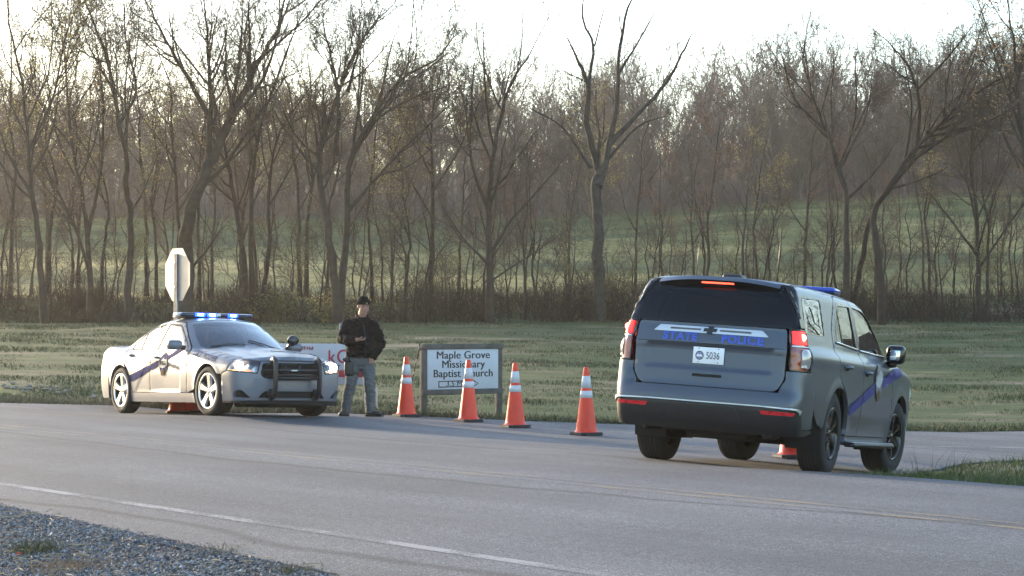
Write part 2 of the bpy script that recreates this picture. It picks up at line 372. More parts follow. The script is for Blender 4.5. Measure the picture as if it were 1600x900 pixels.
def build_ground():
    ys = np.concatenate([np.arange(-12, 60, 0.3), np.arange(60, 120, 0.6), np.arange(120, 345, 3.0), [345, 360, 380, 400, 420]])
    ts = np.concatenate([np.linspace(-1, -0.24, 12)[:-1], np.linspace(-0.24, 0.24, 261), np.linspace(0.24, 1, 12)[1:]])
    ww = 14 + ys * 0.9
    X = ts[None, :] * np.maximum(ww, 20)[:, None] * np.where(np.abs(ts) > .24, 1.1, 1.0)[None, :]; Y = np.repeat(ys[:, None], len(ts), 1)
    Z = G(X, Y); inside = on_road(X, Y)
    d = np.full(X.shape, 9.0); flat = inside.ravel()
    P = np.stack([X.ravel()[flat], Y.ravel()[flat]], 1); dd = d.ravel(); dd[flat] = polyd(P, ROAD_A)
    Z = Z - np.where(inside, 0.05 + 0.1 * sstep(0.0, 0.6, dd.reshape(X.shape)), 0) - np.where(~inside, 0.012, 0)
    n, k = X.shape; i = np.arange(n - 1)[:, None] * k + np.arange(k - 1)[None, :]
    F = np.stack([i, i + 1, i + k + 1, i + k], -1).reshape(-1, 4)
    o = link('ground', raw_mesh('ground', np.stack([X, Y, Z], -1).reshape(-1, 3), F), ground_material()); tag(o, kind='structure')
    # road sheet with a thin broken edge
    bx0, by0 = ROAD_A.min(0); bx1, by1 = ROAD_A.max(0)
    gx = np.concatenate([np.arange(-70, -14, 1.2), np.arange(-14, 16, 0.32), np.arange(16, 62, 1.2)]); gy = np.concatenate([np.arange(-12, 44, 0.32), np.arange(44, 100, 1.2)])
    gx, gy = np.meshgrid(gx, gy); P = np.stack([gx.ravel(), gy.ravel()], 1); P = P[inpoly(P, ROAD_A)]; P = P[polyd(P, ROAD_A) > 0.16]
    V, T = cdt(ROAD, P); b = MB(); Z = G(V[:, 0], V[:, 1])
    b.add(np.column_stack([V, Z]), T, 0, True)
    R = ROAD_A; zr = G(R[:, 0], R[:, 1]); k = len(R); inn = np.column_stack([R, zr]); c = np.column_stack([R, zr - 0.09])
    b.add(np.concatenate([inn, c]), [(i, i + k, (i + 1) % k + k, (i + 1) % k) for i in range(k)], 0)
    me = b.mesh('road'); o = link('road', me, asphalt()); tag(o, kind='structure')
    bmx = bmesh.new(); bmx.from_mesh(me); bmesh.ops.recalc_face_normals(bmx, faces=[f for f in bmx.faces if abs(f.normal.z) < .5]); bmx.to_mesh(me); bmx.free()

def strip(name, pts, w, m, lift=0.0018):
    P = resample(pts, 0.3, False); T = np.gradient(P, axis=0); T /= np.linalg.norm(T, axis=1)[:, None]; N = np.stack([-T[:, 1], T[:, 0]], 1)
    L = P + N * w / 2; R = P - N * w / 2; n = len(P)
    V = np.concatenate([np.column_stack([L, G(L[:, 0], L[:, 1]) + lift]), np.column_stack([R, G(R[:, 0], R[:, 1]) + lift])])
    F = [(i, i + n, i + n + 1, i + 1) for i in range(n - 1)]
    o = link(name, raw_mesh(name, V, F), m); tag(o, kind='structure'); return o

build_ground()
white = paint_line('faded_white_paint', (0.225, 0.22, 0.225), 1.08); yellow = paint_line('faded_yellow_paint', (0.21, 0.15, 0.085), 0.95)
faint = paint_line('very_faded_white_paint', (0.26, 0.25, 0.25), 0.95)
strip('edge_line', [main_edge(7.4, x) for x in (14, 0, -20, -60)], 0.105, white)
strip('centre_line', [main_edge(11.0, x) for x in (20, 8, 0, -12, -40)], 0.10, yellow)
strip('centre_line', [main_edge(11.27, x) for x in (20, 8, 0, -12, -40)], 0.10, yellow)
strip('side_road_line', [(5.4, 30.6), (8, 31.4), (14, 32.6), (40, 37.4)], 0.10, faint)

# ------------------------------------------------------------------ trees
def tubes(polys, sides):
    """many tapered tubes of one point count -> V, F.  polys: list of (pts(n,3), rad(n,))"""
    Vs, Fs, base = [], [], 0
    by = {}
    for p, r in polys: by.setdefault(len(p), []).append((p, r))
    for n, L in by.items():
        P = np.array([q[0] for q in L]); Rr = np.array([q[1] for q in L]); m = len(L)
        T = np.gradient(P, axis=1); T /= np.linalg.norm(T, axis=2, keepdims=True) + 1e-9
        ref = np.where(np.abs(T[..., 2:3]) < 0.85, np.array([0, 0, 1.0]), np.array([1.0, 0.2, 0]))
        ref = np.repeat(ref[:, :1], n, 1)
        u = np.cross(T, ref); u /= np.linalg.norm(u, axis=2, keepdims=True) + 1e-9; w = np.cross(u, T)
        a = np.arange(sides) * 2 * np.pi / sides
        V = P[:, :, None, :] + Rr[:, :, None, None] * (np.cos(a)[None, None, :, None] * u[:, :, None] + np.sin(a)[None, None, :, None] * w[:, :, None])
        b = (np.arange(m) * n * sides)[:, None, None]; i = (np.arange(n - 1) * sides)[None, :, None]; j = np.arange(sides)[None, None, :]; j2 = (j + 1) % sides
        F = np.stack([b + i + j, b + i + j2, b + i + sides + j2, b + i + sides + j], -1).reshape(-1, 4) + base
        Vs.append(V.reshape(-1, 3)); Fs.append(F); base += m * n * sides
    return (np.concatenate(Vs), np.concatenate(Fs)) if Vs else (np.zeros((0, 3)), np.zeros((0, 4), int))

def wander(r, p, d, L, n, wob, trop):
    pts = [p]; d = d / np.linalg.norm(d)
    for i in range(n):
        d = d + r.normal(0, wob, 3) + np.array([0, 0, trop]); d = d / np.linalg.norm(d); pts.append(pts[-1] + d * L / n)
    return np.array(pts), d

def grow(seed, stems, kids=(9, 7, 6, 4), lens=(0.42, 0.55, 0.55, 0.6), ang=(38, 42, 45, 48), rmin=0.0074, wob=(0.10, 0.13, 0.16, 0.2), trop=(0.10, 0.06, 0.05, 0.03), t0=0.33, thick=True):
    """returns thick branches, fine branches (lists of (pts, radii)), twig tips"""
    r = np.random.default_rng(seed); heavy, fine, tips = [], [], []
    stack = []
    for pts, r0, r1, lim in stems:
        pts = np.asarray(pts, float); k = 4
        # smooth the polyline and roughen it
        t = np.linspace(0, len(pts) - 1, (len(pts) - 1) * k + 1); P = np.stack([np.interp(t, np.arange(len(pts)), pts[:, c]) for c in range(3)], 1)
        for _ in range(2): P[1:-1] = 0.25 * P[:-2] + 0.5 * P[1:-1] + 0.25 * P[2:]
        P[1:-1] += r.normal(0, r0 * 0.16, (len(P) - 2, 3))
        s = np.linspace(0, 1, len(P)); R = r0 + (r1 - r0) * s ** 0.85
        if r0 > 0.06: R = R * (1 + 0.35 * np.exp(-s * 14) * (lim <= 0.4))
        heavy.append((P, R)); L = np.linalg.norm(np.diff(P, axis=0), axis=1).sum()
        stack.append((P, R, L, 0, lim))
    while stack:
        P, R, L, lev, lim = stack.pop()
        if lev >= len(kids): continue
        nk = max(2, int(round(kids[lev] * r.uniform(0.75, 1.25) * min(1.0, L / (7.0, 2.2, 1.0, .5)[lev]) ** .8))); n = len(P) - 1
        for c in range(nk):
            last = (c == nk - 1)
            t = 1.0 if last else lim + (1 - lim) * ((c + r.uniform(0.1, 0.9)) / nk)
            i = min(int(t * n), n - 1); f = t * n - i; p = P[i] * (1 - f) + P[i + 1] * f; rad = R[i] * (1 - f) + R[i + 1] * f
            d = P[min(i + 1, n)] - P[i]; d = d / (np.linalg.norm(d) + 1e-9)
            a = math.radians(ang[lev] * r.uniform(0.6, 1.35)) * (0.35 if last else 1)
            q = np.cross(d, r.normal(0, 1, 3)); q /= np.linalg.norm(q) + 1e-9
            dd = d * math.cos(a) + q * math.sin(a)
            if dd[2] < -0.15 and lev < 2: dd[2] *= 0.3
            l = max(L * lens[lev] * r.uniform(0.6, 1.25) * (1.15 - 0.5 * t if lev == 0 else 1.05 - 0.4 * t), 0.25)
            l = min(l, 5.5 / (1 + 0.55 * lev)) if lev > 0 else l
            cr = max(min(rad * r.uniform(0.5, 0.75), l * 0.022 + 0.004), rmin)
            if last: cr = max(rad * 0.95, rmin)
            ns = (7, 5, 3, 2, 2)[lev]
            pts, _ = wander(r, p, dd, l, ns, wob[lev], trop[lev])
            rr = cr + (max(cr * 0.3, rmin * 0.75) - cr) * np.linspace(0, 1, ns + 1)
            (heavy if (lev == 0 and cr > 0.03) else fine).append((pts, rr))
            if lev == len(kids) - 1: tips.append(pts[-1]); tips.append(pts[1])
            stack.append((pts, rr, l, lev + 1, 0.18))
    return heavy, fine, np.array(tips)

def leaf_mesh(tips, seed, n, size):
    r = np.random.default_rng(seed); k = r.integers(0, len(tips), n); c = tips[k] + r.normal(0, 0.12, (n, 3))
    a = r.normal(0, 1, (n, 3)); a /= np.linalg.norm(a, axis=1)[:, None]; b = np.cross(a, r.normal(0, 1, (n, 3))); b /= np.linalg.norm(b, axis=1)[:, None]
    s = size * r.uniform(0.6, 1.4, (n, 1)); V = np.stack([c - a * s, c + b * s * .6, c + a * s, c - b * s * .6], 1).reshape(-1, 3)
    return V, np.arange(4 * n).reshape(-1, 4)

def bark_mat(name, c, var=0.35):
    return mat(name, c, 0.95, 0, var, 3.0, 0.6, 9.0, spec=0.15)
BARK = bark_mat('grey_brown_bark', (0.038, 0.031, 0.025)); BARK2 = bark_mat('pale_grey_bark', (0.046, 0.041, 0.036)); BARK3 = bark_mat('dark_bark', (0.028, 0.022, 0.018))
TWIG = mat('twig_bark', (0.070, 0.056, 0.046), 0.95, 0, 0.3, 1.5, spec=0.1); TWIG_R = mat('reddish_twig_bark', (0.078, 0.056, 0.050), 0.95, 0, 0.3, 1.5, spec=0.1)
def leaf_mat(name, c):
    m = mat(name, c, 0.7, 0, 0.35, 1.0, spec=0.2); nt = m.node_tree; b = nt.nodes['Principled BSDF']
    tl = nt.nodes.new('ShaderNodeBsdfTranslucent'); tl.inputs[0].default_value = (*[min(1, q * 1.6) for q in c], 1)
    mx = nt.nodes.new('ShaderNodeMixShader'); mx.inputs[0].default_value = 0.45
    nt.links.new(b.outputs[0], mx.inputs[1]); nt.links.new(tl.outputs[0], mx.inputs[2]); nt.links.new(mx.outputs[0], nt.nodes['Material Output'].inputs[0]); return m
LEAF_Y = leaf_mat('young_yellow_green_leaf', (0.20, 0.18, 0.07)); LEAF_R = leaf_mat('reddish_bud', (0.12, 0.07, 0.05)); LEAF_O = leaf_mat('old_tan_leaf', (0.20, 0.14, 0.075)); LEAF_G = leaf_mat('young_green_leaf', (0.09, 0.10, 0.035))

def make_tree(name, loc, stems, seed, label, group=None, bark=BARK, twig=TWIG, leaves=None, cat='tree', **kw):
    heavy, fine, tips = grow(seed, stems, **kw)
    t = empty(name, loc, label=label, cat=cat, group=group)
    V, F = tubes(heavy, 9); link('trunk', raw_mesh('trunk', V, F), bark, t)
    V, F = tubes(fine, 3); cr = link('crown', raw_mesh('crown', V, F), twig, t)
    if leaves:
        m, n, sz = leaves; V, F = leaf_mesh(tips, seed + 1, n, sz); link('leaves', raw_mesh('leaves', V, F, smooth=False), m, cr)
    return t

def hero(name, base, Y, stems, seed, label, **kw):
    """stems given as image paths of the real trunk; each becomes a trunk at depth Y that also bends in depth"""
    bx = (base[0] - 800) / FPX * Y; bz = g1(bx, Y) - 0.15; r = np.random.default_rng(seed); out = []; known = []
    for path, r0, r1, lim in stems:
        r0 *= .74; r1 *= .80
        if known: r0 = min(r0, .86 * min(known, key=lambda q: (q[0] - path[0][0]) ** 2 + (q[1] - path[0][1]) ** 2)[3])
        P = []; dy = min(known, key=lambda q: (q[0] - path[0][0]) ** 2 + (q[1] - path[0][1]) ** 2)[2] if known else 0.0
        for i, (px, py) in enumerate(path):
            X, _, Z = px_at(px, py, Y)
            if i: dy += r.normal(0.0, 0.55)
            P.append((X - bx, dy, Z - bz)); known.append((px, py, dy, r0 + (r1 - r0) * (i / (len(path) - 1)) ** .85))
        if abs(path[0][0] - base[0]) + abs(path[0][1] - base[1]) < 30: P[0] = (P[0][0], 0, 0)
        out.append((P, r0, r1, lim))
    return make_tree(name, (bx, Y, bz), out, seed, label, **kw)

HK = dict(kids=(11, 7, 6, 5), lens=(0.40, 0.55, 0.58, 0.62))
hero('dead_top_tree', (937, 500), 103, [
    ([(937, 500), (936, 400), (933, 290), (938, 262), (916, 190), (921, 125), (906, 97)], .42, .10, .45),
    ([(921, 130), (931, 62), (912, 30), (912, 2)], .11, .05, .3), ([(931, 66), (945, 10)], .06, .03, .5),
    ([(934, 290), (950, 240), (966, 165), (970, 75), (984, 4)], .30, .07, .35), ([(968, 110), (1000, 60), (1028, 8)], .09, .03, .3),
    ([(955, 220), (1000, 172), (1052, 118), (1066, 84), (1083, 52)], .17, .05, .4), ([(948, 250), (1000, 190), (1040, 180)], .10, .03, .3),
    ([(925, 260), (880, 190), (830, 165)], .10, .03, .3)], 11,
    'tall pale grey tree with a broken two-pronged bare top, the tallest behind the cones', bark=BARK2, kids=(5, 6, 5, 4), lens=(0.26, 0.5, 0.55, 0.6), t0=.4)
hero('bare_tree', (528, 492), 101, [
    ([(528, 492), (520, 400), (500, 300), (494, 232), (500, 200)], .30, .13, .5), ([(528, 492), (538, 370), (543, 270), (552, 235), (572, 200), (620, 130), (680, 95)], .36, .05, .4),
    ([(522, 240), (528, 150), (515, 90), (505, 40)], .15, .04, .3), ([(500, 220), (525, 140), (560, 60), (600, 10)], .16, .04, .3), ([(553, 235), (590, 180), (640, 150), (700, 130)], .12, .03, .3),
    ([(540, 330), (590, 270), (640, 215), (700, 160)], .13, .03, .3), ([(540, 140), (560, 70), (560, 15)], .10, .03, .2)], 12,
    'broad bare tree with a twin trunk and round twiggy crown rising behind the man', **HK)
hero('bare_tree', (284, 490), 102, [
    ([(284, 490), (284, 400), (296, 330), (325, 262), (358, 190), (382, 130), (420, 60), (440, 10)], .55, .06, .4), ([(310, 295), (350, 262), (400, 190), (440, 130)], .2, .04, .3),
    ([(325, 262), (330, 160), (325, 90), (320, 10)], .2, .04, .3), ([(345, 215), (290, 120), (255, 60), (225, 0)], .18, .04, .3), ([(292, 420), (320, 390), (345, 360)], .09, .03, .3), ([(358, 190), (372, 90), (375, 10)], .15, .03, .3)], 13,
    'thick leaning grey trunk with a wide bare crown directly behind the stop sign', **HK)
hero('bare_tree', (200, 500), 103, [
    ([(200, 500), (201, 400), (206, 330), (200, 290), (214, 255), (202, 205), (192, 150), (170, 70), (140, 0)], .26, .05, .45), ([(201, 205), (230, 150), (210, 70), (200, 10)], .12, .03, .3), ([(206, 330), (228, 300), (250, 240)], .09, .03, .3)], 14,
    'crooked bare tree with an S-shaped trunk standing left of the stop sign', leaves=(LEAF_O, 900, .055), **HK)
hero('leafing_tree', (71, 495), 101, [
    ([(71, 495), (66, 380), (58, 300), (50, 220), (45, 140), (20, 40)], .22, .05, .35), ([(52, 240), (90, 150), (110, 60), (130, 0)], .13, .03, .3), ([(60, 310), (20, 240), (-10, 170)], .11, .03, .3)], 15,
    'tree with thin yellow-green new leaves, nearest the left end of the tree row', leaves=(LEAF_Y, 3400, .048), **HK)
hero('leafing_tree', (142, 495), 104, [
    ([(142, 495), (140, 380), (128, 300), (105, 220), (95, 120), (80, 30)], .20, .04, .35), ([(138, 370), (160, 270), (165, 170), (150, 60)], .13, .03, .3), ([(141, 420), (115, 330), (70, 250)], .12, .03, .3)], 16,
    'forked tree with a haze of orange tan leaves, second from the left end', leaves=(LEAF_O, 1500, .05), **HK)
hero('bare_tree', (392, 498), 104, [
    ([(388, 498), (380, 400), (360, 300), (350, 230), (330, 130)], .24, .04, .4), ([(394, 498), (396, 400), (396, 290), (410, 200), (450, 100), (470, 50)], .22, .03, .4), ([(400, 498), (422, 400), (424, 280), (440, 200), (500, 130)], .20, .03, .4)], 17,
    'three-stemmed bare tree behind the silver sedan roof light bar', leaves=(LEAF_O, 700, .05), bark=BARK3, **HK)
hero('bare_tree', (675, 495), 105, [([(675, 495), (674, 400), (678, 290), (672, 200), (690, 110)], .20, .03, .5), ([(677, 300), (720, 230), (740, 160)], .09, .03, .3), ([(676, 340), (640, 280), (610, 230)], .09, .03, .3)], 18,
    'straight slim tree with yellowish buds standing behind the church sign left post', leaves=(LEAF_Y, 1300, .05), **HK)
hero('bare_tree', (766, 496), 102, [([(766, 496), (765, 420), (762, 340), (768, 260), (780, 190), (800, 120), (830, 80)], .26, .04, .3), ([(765, 330), (735, 260), (735, 180), (740, 100)], .13, .03, .3), ([(764, 400), (800, 340), (850, 290), (880, 250)], .11, .03, .2), ([(765, 415), (720, 370), (690, 320)], .10, .03, .2), ([(766, 440), (810, 410), (870, 370)], .07, .02, .2)], 19,
    'bare tree with low spreading branches rising behind the church sign', twig=TWIG_R, **HK)
hero('bare_tree', (1322, 498), 102, [([(1322, 498), (1322, 400), (1326, 310), (1308, 220), (1280, 160), (1262, 90)], .24, .04, .42), ([(1318, 260), (1345, 180), (1340, 90)], .13, .03, .3), ([(1300, 205), (1240, 150), (1225, 90)], .1, .03, .3), ([(1326, 310), (1370, 270), (1400, 230)], .09, .03, .3)], 20,
    'bare tree with an upright fan crown behind the dark grey vehicle front window', twig=TWIG_R, **HK)
hero('bare_tree', (1378, 500), 100, [([(1378, 500), (1374, 400), (1368, 330), (1392, 285), (1440, 225), (1470, 195), (1520, 150), (1560, 125)], .27, .05, .5), ([(1440, 225), (1442, 150), (1420, 95), (1400, 70)], .16, .04, .3), ([(1455, 205), (1500, 190), (1550, 170)], .1, .03, .2), ([(1435, 140), (1480, 90), (1500, 60)], .09, .03, .2), ([(1470, 195), (1530, 160), (1600, 130)], .08, .03, .2)], 21,
    'bare tree whose trunk bends far right behind the dark grey vehicle', bark=BARK3, **HK)
hero('leaning_tree', (1330, 500), 106, [([(1330, 500), (1340, 420), (1352, 340), (1400, 270), (1445, 225), (1475, 180)], .22, .05, .5), ([(1400, 275), (1410, 180), (1400, 110)], .09, .03, .3)], 22,
    'slanting dark trunk crossing behind the bent tree at the right', bark=BARK3, **HK)
hero('bare_tree', (1532, 500), 104, [([(1532, 500), (1530, 400), (1530, 320), (1515, 240), (1530, 160)], .20, .03, .25), ([(1531, 420), (1580, 350), (1610, 300)], .09, .03, .2), ([(1530, 400), (1490, 340), (1460, 300)], .09, .03, .2)], 23,
    'low-branched thorny bare tree near the right end of the tree row', **HK)
hero('bare_tree', (1625, 500), 98, [([(1625, 500), (1620, 350), (1605, 200), (1590, 90), (1580, 20)], .25, .04, .3), ([(1606, 210), (1575, 120), (1550, 60)], .12, .03, .3), ([(1600, 260), (1570, 190), (1580, 170)], .08, .03, .2)], 24,
    'tree at the right end of the row with a few remaining tan leaves', leaves=(LEAF_O, 1800, .06), **HK)

# the rest of the row: a few kinds, each copied with its parts
def sapling(seed, H, r0, lean, **kw):
    r = np.random.default_rng(seed); p = [(0, 0, 0)]
    for i in range(1, 7): p.append((lean * H * (i / 6) ** 1.5 + r.normal(0, .12) * i / 3, r.normal(0, .2) * i / 3, H * i / 6))
    return [(p, r0, r0 * 0.2, kw.get('lim', .3))]
PROTO = []
FK = dict(kids=(8, 5, 5, 4), lens=(0.33, 0.5, 0.55, 0.6))
for i, (H, r0, lean, bark, twig, lv, lim) in enumerate([
        (13.0, .135, .05, BARK, TWIG, None, .35), (11.0, .11, -.06, BARK, TWIG_R, (LEAF_R, 900, .045), .3), (9.0, .09, .08, BARK3, TWIG, None, .25),
        (12.0, .12, -.02, BARK3, TWIG, (LEAF_Y, 1300, .045), .4), (7.0, .07, .10, BARK, TWIG_R, None, .2), (10.5, .11, -.08, BARK2, TWIG, None, .35), (5.5, .05, -.1, BARK3, TWIG, (LEAF_G, 700, .05), .15)]):
    PROTO.append((sapling(200 + i, H, r0, lean, lim=lim), 220 + i, bark, twig, lv))
KIND = ['slim bare grey-brown tree in the field-edge tree row', 'slim reddish-budded tree in the field-edge tree row', 'thin dark bare sapling in the field-edge tree row',
        'slim tree with yellowish new leaves in the field-edge tree row', 'small reddish bare sapling in the field-edge tree row', 'slim pale-barked bare tree in the field-edge tree row', 'low dark sapling with green new leaves in the field-edge tree row']
rt = np.random.default_rng(5); first = {}
xs = np.arange(-15, 1625, 21)
for i, px in enumerate(np.concatenate([xs, np.arange(1660, 3400, 34), np.arange(-620, -30, 40)])):
    k = [0, 2, 1, 4, 5, 3, 2, 4, 6, 0, 2, 1, 4][i % 13] if px > 620 else [3, 2, 0, 4, 3, 5, 2, 1, 3, 4, 6, 0][i % 12]
    Y = rt.uniform(103, 116); X = (px + rt.normal(0, 9) - 800) / FPX * Y; z = g1(X, Y) - 0.12
    if k not in first:
        st, sd, bark, twig, lv = PROTO[k]; t = make_tree('slim_tree' if k in (0, 1, 3, 5) else 'sapling', (X, Y, z), st, sd, KIND[k], 'slim trees and saplings in the field-edge row: ' + KIND[k].split(' in the field')[0], bark, twig, lv, **FK); first[k] = t
    else: t = copy_tree(first[k]); t.location = (X, Y, z)
    s = rt.uniform(0.78, 1.15) if (px < 520 or px > 1640) else rt.uniform(.55, .86); t.scale = (s, s, s * rt.uniform(0.9, 1.1)); t.rotation_euler = (0, 0, rt.uniform(0, 6.28))

for i, px in enumerate(np.arange(-20, 1640, 36)):
    k = (2, 4, 6, 4, 2, 4)[i % 6]; Y = rt.uniform(102.5, 120); X = (px + rt.normal(0, 7) - 800) / FPX * Y; t = copy_tree(first[k]); t.location = (X, Y, g1(X, Y) - .1)
    s = rt.uniform(.38, .75); t.scale = (s * 1.25, s * 1.25, s); t.rotation_euler = (0, 0, rt.uniform(0, 6.28))

th_ = make_tree('thicket_sapling', (0, 0, 0), [([(0, 0, 0), (.1, 0, 1.2), (.25, .1, 2.4), (.3, .1, 3.6)], .05, .012, .05)], 288, 'short many-branched bare sapling under the tree row', 'short many-branched saplings under the tree row', BARK3, TWIG, None, 'sapling', kids=(16, 7, 5, 3), lens=(.55, .55, .55, .6), ang=(55, 48, 46, 48))
for i, px in enumerate(np.arange(-25, 1650, 48)):
    t = th_ if i == 0 else copy_tree(th_); Y = rt.uniform(102.5, 110); X = (px + rt.normal(0, 8) - 800) / FPX * Y; t.location = (X, Y, g1(X, Y) - .1); s = rt.uniform(.7, 1.25); t.scale = (s, s, s); t.rotation_euler = (0, 0, rt.uniform(0, 6.28))

# far wood on the hill: one mass
def far_wood():
    r = np.random.default_rng(31); Vs, Fs, Ms, base = [], [], [], 0; tem = []
    for s in range(9):
        H = 9.5 + 3.5 * r.random(); p = [(0, 0, 0)] + [(r.normal(0, .25) * i, r.normal(0, .25) * i, H * i / 5) for i in range(1, 6)]
        h, f, tips = grow(400 + s, [(p, .18, .04, .06)], kids=(14, 8, 6), lens=(0.36, .5, .55), rmin=0.021, ang=(44, 44, 46))
        a = tubes(h, 5); b = tubes([(q[0][::1], q[1]) for q in f], 3); tem.append((a, b))
    for i in range(680):
        Y = 230 + 90 * r.random() ** 1.25; X = r.uniform(-0.37, 0.37) * Y; z = g1(X, Y) - .2; (hv, hf), (fv, ff) = tem[r.integers(0, 9)]
        a = r.uniform(0, 6.28); sc = r.uniform(0.75, 1.2); c, s_ = math.cos(a) * sc, math.sin(a) * sc; M = np.array([[c, -s_, 0], [s_, c, 0], [0, 0, sc]]); mi = int(r.integers(0, 3))
        for v, f in ((hv, hf), (fv, ff)):
            Vs.append(v @ M.T + np.array([X, Y, z])); Fs.append(f + base); Ms.append(np.full(len(f), mi)); base += len(v)
    o = link('woods', raw_mesh('woods', np.concatenate(Vs), np.concatenate(Fs), np.concatenate(Ms)), [mat('far_twig_brown', (.088, .072, .062), .95, 0, .25, .3, spec=.1), mat('far_twig_mauve', (.098, .074, .070), .95, 0, .25, .3, spec=.1), mat('far_twig_grey', (.075, .068, .064), .95, 0, .25, .3, spec=.1)])  # paler than the near twigs: distance haze and backlight put into the colour
    tag(o, 'distant bare wood covering the hill beyond the upper field', 'woods', kind='stuff')
far_wood()

# brush on the bank under the trees: tangled dead stems
def brush():
    r = np.random.default_rng(41); P = []
    n = 20000; X = r.uniform(-40, 40, n); Y = 102.6 + 8.0 * r.random(n) ** 1.1; kp = smooth_noise(X, Y, 5, 18) > r.uniform(-1.1, .3, n); X, Y = X[kp], Y[kp]; n = len(X); Z = G(X, Y)
    H = (0.35 + 1.1 * r.random(n)) * (0.55 + 0.75 * (smooth_noise(X, Y, 7, 8) + .6)); L = np.clip(H, .25, 2.4)
    for i in range(n):
        pts, _ = wander(r, np.array([X[i], Y[i], Z[i] - .03]), np.array([r.normal(0, .45), r.normal(0, .35), 1.0]), L[i], 3, .28, .02)
        P.append((pts, np.array([.014, .011, .009, .006]) * 1.1))
        q, _ = wander(r, pts[2 - i % 2], np.array([r.normal(0, .8), r.normal(0, .6), .6]), L[i] * .55, 3, .3, 0)
        P.append((q, np.array([.010, .008, .007, .005])))
    V, F = tubes(P, 3); o = link('undergrowth', raw_mesh('undergrowth', V, F), mat('dead_brush', (0.030, 0.025, 0.020), 0.95, 0, .4, .8, spec=.1)); tag(o, 'tangled brown brush on the bank under the tree row', 'undergrowth', kind='stuff')
brush()
bush_r = np.random.default_rng(44)
for i, (px, w, h, lab) in enumerate([(430, 1.3, 1.7, 'round olive green bush behind the silver sedan windscreen'), (520, .9, 1.5, 'yellowish leafing bush beside the man head, on the bank'), (1150, 1.2, 1.2, 'low olive green bush behind the dark vehicle roof')]):
    Y = 103.2; X = (px - 800) / FPX * Y; b = empty('bush', (X, Y, g1(X, Y) - .05), label=lab, cat='bush'); P = []; tips = []
    for k in range(70):
        pts, _ = wander(bush_r, np.array([bush_r.normal(0, .25), bush_r.normal(0, .25), 0]), np.array([bush_r.normal(0, .6 * w), bush_r.normal(0, .6), 1]), h * bush_r.uniform(.5, 1.1), 4, .2, .02)
        P.append((pts, np.linspace(.014, .006, 5))); tips += list(pts[1:])
    V, F = tubes(P, 3); st = link('stems', raw_mesh('stems', V, F), TWIG, b); V, F = leaf_mesh(np.array(tips), 60 + i, 1500, .055); link('leaves', raw_mesh('leaves', V, F, smooth=False), LEAF_G if i != 1 else LEAF_Y, b)

# ------------------------------------------------------------------ grass, gravel, rocks
def blades(name, X, Y, H, W, m, label, cat, seed, lean=.5, mi=None, keep_off=True):
    r = np.random.default_rng(seed)
    if keep_off:
        k = ~on_road(X, Y); X, Y, H, W = X[k], Y[k], H[k], W[k]
        if mi is not None: mi = mi[k]
    n = len(X); Z = G(X, Y) - .02; a = r.uniform(0, 6.28, n); dx, dy = np.cos(a), np.sin(a); l = r.normal(0, lean, n) * H; l2 = r.normal(0, lean, n) * H
    b = np.stack([X, Y, Z], 1); s = np.stack([dx * W / 2, dy * W / 2, 0 * W], 1); mid = b + np.stack([l * .35, l2 * .35, H * .55], 1); tip = b + np.stack([l, l2, H], 1)
    V = np.stack([b - s, b + s, mid + s * .7, mid - s * .7, tip + s * .1, tip - s * .1], 1).reshape(-1, 3); i = np.arange(n)[:, None] * 6
    F = np.concatenate([i + np.array([0, 1, 2, 3]), i + np.array([3, 2, 4, 5])]); 
    o = link(name, raw_mesh(name, V, F, None if mi is None else np.concatenate([mi, mi]), smooth=True), m); tag(o, label, cat, kind='stuff'); return o
GR = [mat('grass_green', (0.042, 0.066, 0.026), .85, 0, .35, .5, spec=.15), mat('grass_olive', (0.075, 0.080, 0.040), .85, 0, .35, .5, spec=.15), mat('grass_straw', (0.150, 0.125, 0.080), .9, 0, .3, .5, spec=.15)]
rg = np.random.default_rng(51)
def scatter(n, y0, y1, pw):
    Y = y0 + (y1 - y0) * rg.random(n) ** pw; X = rg.uniform(-.31, .31, n) * Y; return X, Y
X, Y = scatter(270000, 33, 103, 1.3)
pn = smooth_noise(X * .85, Y, 4.6, 21) + .5 * smooth_noise(X, Y, 1.6, 22); pn = pn * 1.25 - .1; k = rg.random(len(X)) < np.clip(.40 + .6 * pn, .03, 1); X, Y, pn = X[k], Y[k], pn[k]
H = np.clip(.028 + .04 * pn + .022 * rg.random(len(X)), .015, .12) * (1 + .004 * (Y - 36)); W = .012 + .00030 * (Y - 33)
mi = np.where(rg.random(len(X)) < np.clip(.5 + .4 * pn, .1, .9), np.where(rg.random(len(X)) < .55, 0, 1), 2)
blades('grass', X, Y, H, W, GR, 'patchy green and straw coloured grass of the field', 'grass', 52, .5, mi)
n = 42000; t = rg.random(n) ** .8; Yi = 21.5 + 10 * t; Xi = 3.0 + rg.random(n) * 9; k = (vcoord(Xi, Yi) > 14.75) & (Yi < 31); Xi, Yi = Xi[k], Yi[k]
blades('grass', Xi, Yi, .03 + .10 * rg.random(len(Xi)) ** 2, np.full(len(Xi), .008), [mat('bright_grass', (.075, .105, .032), .85, 0, .35, 3, spec=.15), GR[1], GR[2]], 'bright short grass on the tip between the two roads', 'grass', 53, .6, rg.choice([0, 0, 0, 1, 2], len(Xi)))
